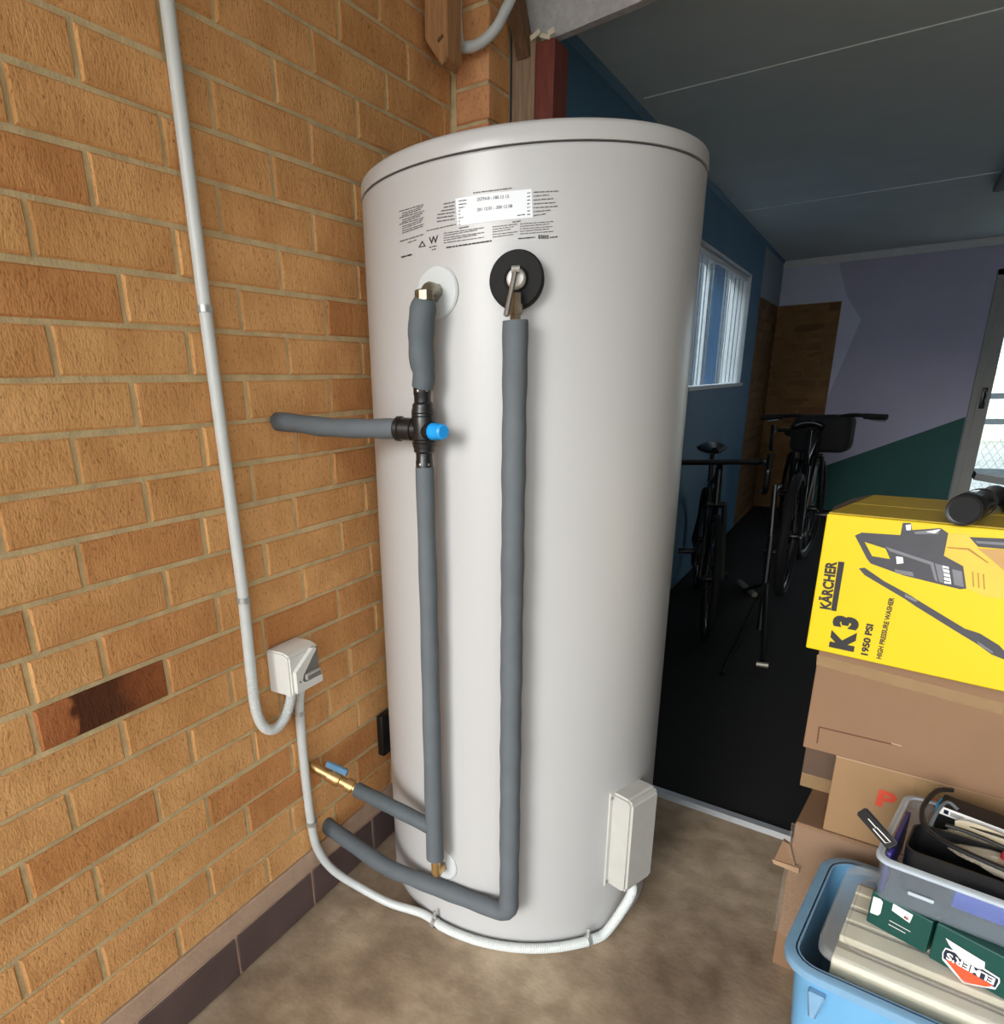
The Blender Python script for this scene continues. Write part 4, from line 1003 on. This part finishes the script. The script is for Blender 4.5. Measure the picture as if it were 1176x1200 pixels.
# clear tub on the green boxes
TZ = LZ+.073; TYW = -11
tp = on(1019, 1052, 2, TZ); TBX, TBY, TBW, TBD, TBH = tp.x-.002, tp.y+.004, .40, .25, .080
TM = frame_at(TBX, TBY, TZ, TYW)
tt = thing('clear_tub', 'clear open plastic tub of cables and bags on the green boxes', 'tub', (TBX, TBY, TZ))
tub(TM, TBW, TBD, TBH, .022, .006, .002, 'tub', M['tub_clear'], tt, .003)
rim(TM, TBW, TBD, TBH, .007, .022, .005, 'rim', M['tub_rim'], tt)
gl = MB(); gl.box((.05, -.0045, .034), (.085, -.001, .040), .001, TM); gl.build('moulded_tab', M['tub_rim'], tt); settle(tt)
def tl(x, y, z): return TM @ Vector((x, y, z))
# things in the tub
o = thing('plastic_folder', 'royal blue plastic folder lying at the front of the clear tub', 'folder', tl(.1, .02, .004))
MB().box((.105, .012, .030), (.38, .022, .062), .004, TM).build('cover', M['royal'], o); settle(o)
o = thing('plastic_strip', 'indigo plastic strip standing at left end of the clear tub', 'strip', tl(.01, .05, .004))
MB().box((.009, .02, .004), (.016, .18, .082), .002, TM).build('strip', M['indigo'], o); settle(o)
o = thing('black_tray', 'black plastic tray along the front of the clear tub', 'tray', tl(.03, .035, .02))
tub(TM @ Matrix.Translation((.028, .034, .01)), .35, .10, .082, .02, .004, .003, 'tray', M['black'], o); settle(o)
o = thing('plug_adapter', 'slim black adapter with white outline poking out of the tub', 'adapter', tl(.0, .1, .1))
pa, pb = on(1009, 950, 2, TZ+.115), on(1047, 993, 2, TZ+TBH+.006); dv_ = (pb-pa).normalized(); sv = dv_.cross(Vector((0, -1, .4)).normalized()).normalized(); nv = dv_.cross(sv).normalized()
if nv.dot(Vector((0, -1, .5))) < 0: nv = -nv
b_ = MB(); b_.prism([pa+sv*.010+nv*.006, pa-sv*.010+nv*.006, pa-sv*.010-nv*.006, pa+sv*.010-nv*.006], pb-pa); bmesh.ops.bevel(b_.bm, geom=b_.bm.edges[:], offset=.0025, segments=2, affect='EDGES'); b_.build('case', M['black'], o)
LP = (pb-pa).length
b_ = MB(); b_.tube([pa+dv_*LP*.25+nv*.0065, pa+dv_*LP*.5+nv*.0065, pa+dv_*LP*.48+nv*.0065+sv*.005, pa+dv_*LP*.86+nv*.0065+sv*.005, pa+dv_*LP*.9+nv*.0065-sv*.002, pa+dv_*LP*.5+nv*.0065-sv*.001], .0009, 5); b_.build('white_outline', M['white_print'], o); settle(o)
o = thing('ink_box', 'white topped black cartridge box with blue end in the tub', 'box', tl(.08, .22, .06))
XM = TM @ Matrix.Translation((.050, .200, .052)) @ Matrix.Rotation(radians(-10), 4, 'Z') @ Matrix.Rotation(radians(12), 4, 'X')
MB().box((0, 0, 0), (.150, .035, .058), .002, XM).build('carton', M['black'], o, smooth=False)
MB().box((.004, -.0006, .040), (.148, .0, .057), 0, XM).build('white_panel', M['white_print'], o, smooth=False)
MB().box((-.0006, -.0008, .036), (.0045, .02, .058), 0, XM).build('blue_end', M['hp_blue'], o, smooth=False)
MB().box((.012, -.0012, .044), (.019, -.0006, .053), 0, XM).build('square_mark', M['navy'], o, smooth=False)
b_ = MB()
for i in range(3): b_.box((.022, -.0012, .0445+i*.003), (.036+i*.003, -.0007, .0458+i*.003), 0, XM)
b_.build('printed_line', M['ink_soft'], o, smooth=False); settle(o)
def crumple(name, label, c, sx_, sy_, sz_, mt, seed, yaw=0):
    o = thing(name, label, 'bag', c); P = []
    for i in range(17):
        row = []
        for j in range(33):
            th = pi*i/16; ph = 2*pi*j/32
            d_ = Vector((sin(th)*cos(ph), sin(th)*sin(ph), cos(th)))
            n_ = 1+.22*noise.noise(d_*2.3+Vector((seed, 0, 0)))+.12*noise.noise(d_*6+Vector((0, seed, 0)))
            row.append(Vector(c)+Matrix.Rotation(yaw, 3, 'Z') @ Vector((d_.x*sx_*n_, d_.y*sy_*n_, d_.z*sz_*n_)))
        P.append(row)
    grid_mesh('bag', P, mt, o); settle(o); return o
crumple('plastic_bag', 'crumpled clear plastic bag in front of the white topped box', tl(.145, .158, .068), .085, .026, .026, M['bag'], 3.1, radians(TYW))
crumple('plastic_bag', 'crinkled clear plastic bag along the front of the tub', tl(.19, .095, .084), .10, .028, .016, M['bag'], 8.2, radians(TYW)-.05)
o = thing('strap', 'flat cream webbing strap laid across the clear tub', 'strap', tl(.12, .12, .1))
sp_ = catmull([tl(.080, .150, .100), tl(.12, .145, .104), tl(.20, .12, .104), tl(.28, .10, .102), tl(.39, .075, .100)], 6); b_ = MB()
for a_, b2 in zip(sp_, sp_[1:]):
    pass
rr_ = []
for i, p in enumerate(sp_):
    w_ = .012*min(1, .35+i*.25); rr_.append([p+Vector((0, -w_, -.002)), p+Vector((0, w_, .004)), p+Vector((0, w_, .006)), p+Vector((0, -w_, 0))])
b_.rings(rr_); b_.build('webbing', M['paper'], o, smooth=False); settle(o)
def cable(label, pts_, r=.0032, mt='black'):
    o = thing('cable', label, 'cable', pts_[0]); MB().tube(resample(catmull(pts_, 8), .006), r, 8).build('lead', M[mt], o); settle(o)
cable('black cable curving down the left end of the clear tub', [tl(.062, .236, .120), tl(.042, .21, .122), tl(.033, .15, .110), tl(.055, .095, .101), tl(.13, .066, .100), tl(.24, .05, .100), tl(.39, .038, .100)], .0045)
cable('thin black cable arching over the clear plastic bag', [tl(.10, .15, .104), tl(.16, .135, .112), tl(.20, .118, .107), tl(.235, .145, .110), tl(.22, .18, .106)], .0022)
cable('black cable running beside the cream strap', [tl(.070, .128, .106), tl(.11, .120, .110), tl(.2, .096, .109), tl(.30, .082, .108), tl(.39, .072, .106)], .0035)
cable('grey cable looping at the back left of the tub', [tl(.05, .12, .10), tl(.054, .16, .114), tl(.062, .19, .118), tl(.078, .185, .112)], .003, 'insul')
o = thing('plastic_cover', 'grey green plastic cover leaning at the right of the tub', 'cover', tl(.26, .24, .06))
KM = TM @ Matrix.Translation((.250, .215, .05)) @ Matrix.Rotation(radians(35), 4, 'Y') @ Matrix.Rotation(radians(-20), 4, 'X')
MB().box((-.012, 0, 0), (.02, .05, .09), .003, KM).build('cover', M['olive'], o); settle(o)
o = thing('red_cap', 'small dark red plastic cap at the tub edge', 'cap', tl(.20, .06, .1))
cpx = on(1181, 1010, 1, TBY+.07); MB().lathe([(.010, -.004), (.012, 0), (.012, .014), (.010, .018), (.001, .018)], cpx, (0, -.4, .9), 18).build('cap', M['darkred'], o); settle(o)
o = thing('cloth', 'dark slate cloth bundle wedged behind the clear tub', 'cloth', (1.40, 1.46, .5))
P = []
cl = on(1172, 918, 1, 1.428); cl.z = LZ+.070
for i in range(13):
    row = []
    for j in range(25):
        th = pi*i/12; ph = 2*pi*j/24; d_ = Vector((sin(th)*cos(ph), sin(th)*sin(ph), cos(th))); n_ = 1+.3*noise.noise(d_*2+Vector((5, 0, 0)))
        row.append(cl+Vector((.055+d_.x*.06*n_, d_.y*.015*n_, max(-.0695, d_.z*.072*n_))))
    P.append(row)
grid_mesh('folds', P, M['slate'], o); settle(o)

# ================================================================== GARAGE CONTENTS
def bicycle(label, rear, head, lift=0, bag=False, drop=True, steer=0, wr=.335, seat=.925):
    """rear: point under the rear axle; head: compass heading of the bike in radians (0 = +Y, clockwise)"""
    t = thing('bicycle', label, 'bicycle', (rear[0], rear[1], 0))
    fw = Vector((sin(head), cos(head), 0)); sd_ = Vector((cos(head), -sin(head), 0)); up_ = Vector((0, 0, 1))
    def P(a, h, s_=0): return Vector((rear[0], rear[1], .004+lift))+fw*a+up_*h+sd_*s_
    wb_ = 1.0
    def wheel(a, d_):
        c = P(a, wr+.002); side = Vector((cos(d_), -sin(d_), 0)); f2 = Vector((sin(d_), cos(d_), 0))
        w_ = MB().tube([c+(f2*cos(2*pi*k/40)+up_*sin(2*pi*k/40))*(wr-.018) for k in range(40)], .018 if drop else .026, 10, close=True).build('wheel', M['tyre'], t)
        MB().tube([c+(f2*cos(2*pi*k/40)+up_*sin(2*pi*k/40))*(wr-.044) for k in range(40)], .011, 8, close=True).build('rim', M['bike'], w_)
        sp = MB()
        for k in range(20):
            a_ = 2*pi*k/20; sp.tube([c+side*(.02 if k % 2 else -.02), c+(f2*cos(a_)+up_*sin(a_))*(wr-.05)], .0014, 4, cap=False)
        sp.build('spokes', M['spoke'], w_, smooth=False)
        MB().lathe([(.012, -.05), (.02, -.03), (.02, .03), (.012, .05)], c, side, 14).build('hub', M['bike'], w_)
    wheel(0, head); wheel(wb_, head+steer)
    bb_, st_t, hd_t, hd_b = P(.42, .28), P(.27, .76), P(.82, .86), P(.86, .70)
    fr = MB()
    for a, b, r in ((bb_, st_t, .016), (st_t+Vector((0, 0, -.03)), hd_t, .015), (bb_, hd_b, .019), (hd_b, hd_t+up_*.03, .019)): fr.tube([a, b], r, 12)
    for s_ in (-.05, .05):
        fr.tube([bb_+sd_*s_*.6, P(0, wr, s_)], .009, 8); fr.tube([st_t-up_*.06+sd_*s_*.4, P(0, wr, s_)], .008, 8)
    fr.build('frame', M['bike'], t)
    fk = MB(); f2 = Vector((sin(head+steer), cos(head+steer), 0)); s2 = Vector((cos(head+steer), -sin(head+steer), 0)); ax_ = P(wb_, wr+.002)
    for s_ in (-.055, .055): fk.tube([hd_b+s2*s_*.7, ax_+s2*s_], .012, 8)
    fk.tube([hd_b-s2*.045, hd_b+s2*.045], .016, 8); fk.build('fork', M['bike'], t)
    MB().tube([st_t-up_*.02, P(.225, seat-.025)], .0135, 10).build('seat_post', M['bike'], t)
    sc = P(.21, seat); P_ = []
    for i in range(13):
        row = []; u = i/12; wd = .07*(1-u)**.8+.018; ln = -.11+.27*u
        for j in range(9):
            v = j/8*2-1; row.append(sc+fw*ln+sd_*(wd*v)+up_*(.025-.03*abs(v)**2.2+.012*(1-u)**2))
        P_.append(row)
    so = grid_mesh('saddle', P_, M['bike'], t); so.modifiers.new('thickness', 'SOLIDIFY').thickness = .022
    hb0 = hd_t+up_*.06+f2*.05; hbm = MB(); hbm.tube([hd_t+up_*.02, hb0], .015, 8)
    if drop:
        for s_ in (-1, 1): hbm.tube(fillet([hb0, hb0+s2*.2*s_, hb0+s2*.21*s_+f2*.10-up_*.01, hb0+s2*.21*s_+f2*.08-up_*.14, hb0+s2*.21*s_-f2*.02-up_*.15], .04), .014, 8)
    else:
        hbm.tube(catmull([hb0-s2*.32-f2*.05+up_*.02, hb0-s2*.15+up_*.03, hb0, hb0+s2*.15+up_*.03, hb0+s2*.32-f2*.05+up_*.02], 6), .012, 8)
    hbo = hbm.build('handlebar', M['bike'], t)
    for s_ in (-1, 1):
        if drop: MB().tube([hb0+s2*.21*s_+f2*.10+up_*.05, hb0+s2*.21*s_+f2*.09-up_*.05], .015, 8).build('brake_lever', M['bike'], hbo)
        else: MB().tube([hb0+s2*.22*s_+up_*.02, hb0+s2*.26*s_+f2*.05, hb0+s2*.33*s_+f2*.06-up_*.01], .005, 6).build('brake_lever', M['spoke'], hbo)
    if not drop:
        for s_ in (-1, 1): MB().tube([hb0+s2*.23*s_-f2*.02+up_*.025, hb0+s2*.35*s_-f2*.055+up_*.02], .017, 10).build('grip', M['tyre'], hbo)
    cr = MB(); cr.lathe([(.012, -.125), (.012, -.012), (.09, -.004), (.09, .004), (.012, .012), (.012, .02)], bb_+sd_*.05, sd_, 32)
    for s_ in (-1, 1): cr.tube([bb_+sd_*.06*s_, bb_+sd_*.07*s_+(up_*.10+fw*.13)*s_], .010, 8)
    co = cr.build('crank', M['bike'], t)
    for s_ in (-1, 1):
        pc = bb_+sd_*.11*s_+(up_*.10+fw*.13)*s_; MB().box((-.045, -.03, -.01), (.045, .03, .01), .004, Matrix.Translation(pc) @ Matrix.Rotation(-head, 4, 'Z')).build('pedal', M['bike'], co)
    if bag:
        b_ = MB(); q = hd_t+f2*.12-up_*.02
        b_.box((-.17, -.10, -.12), (.17, .10, .11), .05, Matrix.Translation(q) @ Matrix.Rotation(-(head+steer), 4, 'Z'), 4); b_.build('handlebar_bag', M['dark_fabric'], t)
    settle(t); return t
bicycle('black road bicycle seen end on beside the tank edge', (.255, 4.72), radians(166), 0, drop=True)
bicycle('black bicycle with big handlebar bag at the far right of the bikes', (on(930, 595, 1, 4.35).x, 4.35), radians(1), .13, bag=True, drop=False, wr=.34, steer=.12)
bicycle('low-saddled black bicycle standing behind, between the other two bicycles', (.50, 7.15), radians(170), 0, drop=True, steer=.2, seat=.84)
# work stand holding the bagged bicycle
wsx, wsy = on(895, 700, 1, 3.9).x, 3.9
ws = thing('work_stand', 'black folding repair stand with pale foot among the bicycles', 'stand', (wsx, wsy, 0))
MB().tube([(wsx, wsy, .05), (wsx-.01, wsy+.05, .55)], .016, 10).build('lower_pole', M['bike'], ws)
MB().tube([(wsx-.01, wsy+.05, .50), (wsx-.03, wsy+.12, .80)], .013, 10).build('upper_pole', M['bike'], ws)
MB().tube([(wsx-.03, wsy+.12, .78), (wsx-.02, wsy+.26, .78)], .014, 8).build('clamp_arm', M['bike'], ws)
for p_ in (on(893, 775, 2, .014), on(870, 692, 2, .014), on(845, 790, 2, .014)): MB().tube([(wsx-.003, wsy+.02, .30), p_], .011, 8).build('leg', M['bike'], ws)
f0_, f1_ = on(866, 682, 2, .02), on(884, 697, 2, .02)
MB().tube([f0_, f1_], .018, 8).build('foot', M['pale_metal'], ws)
f0_, f1_ = on(886, 778, 2, .016), on(900, 780, 2, .016)
MB().tube([f0_, f1_], .013, 8).build('foot', M['pale_metal'], ws)
settle(ws)
# ceiling fitting at the right edge
cl_ = thing('ceiling_light', 'small dark fitting on the garage ceiling at the right', 'light fitting', (1.55, 5.3, CEIL))
MB().box((1.475, 4.9, CEIL-.05), (1.60, 5.9, CEIL), .01).build('housing', M['grey_dark'], cl_)
settle(cl_)
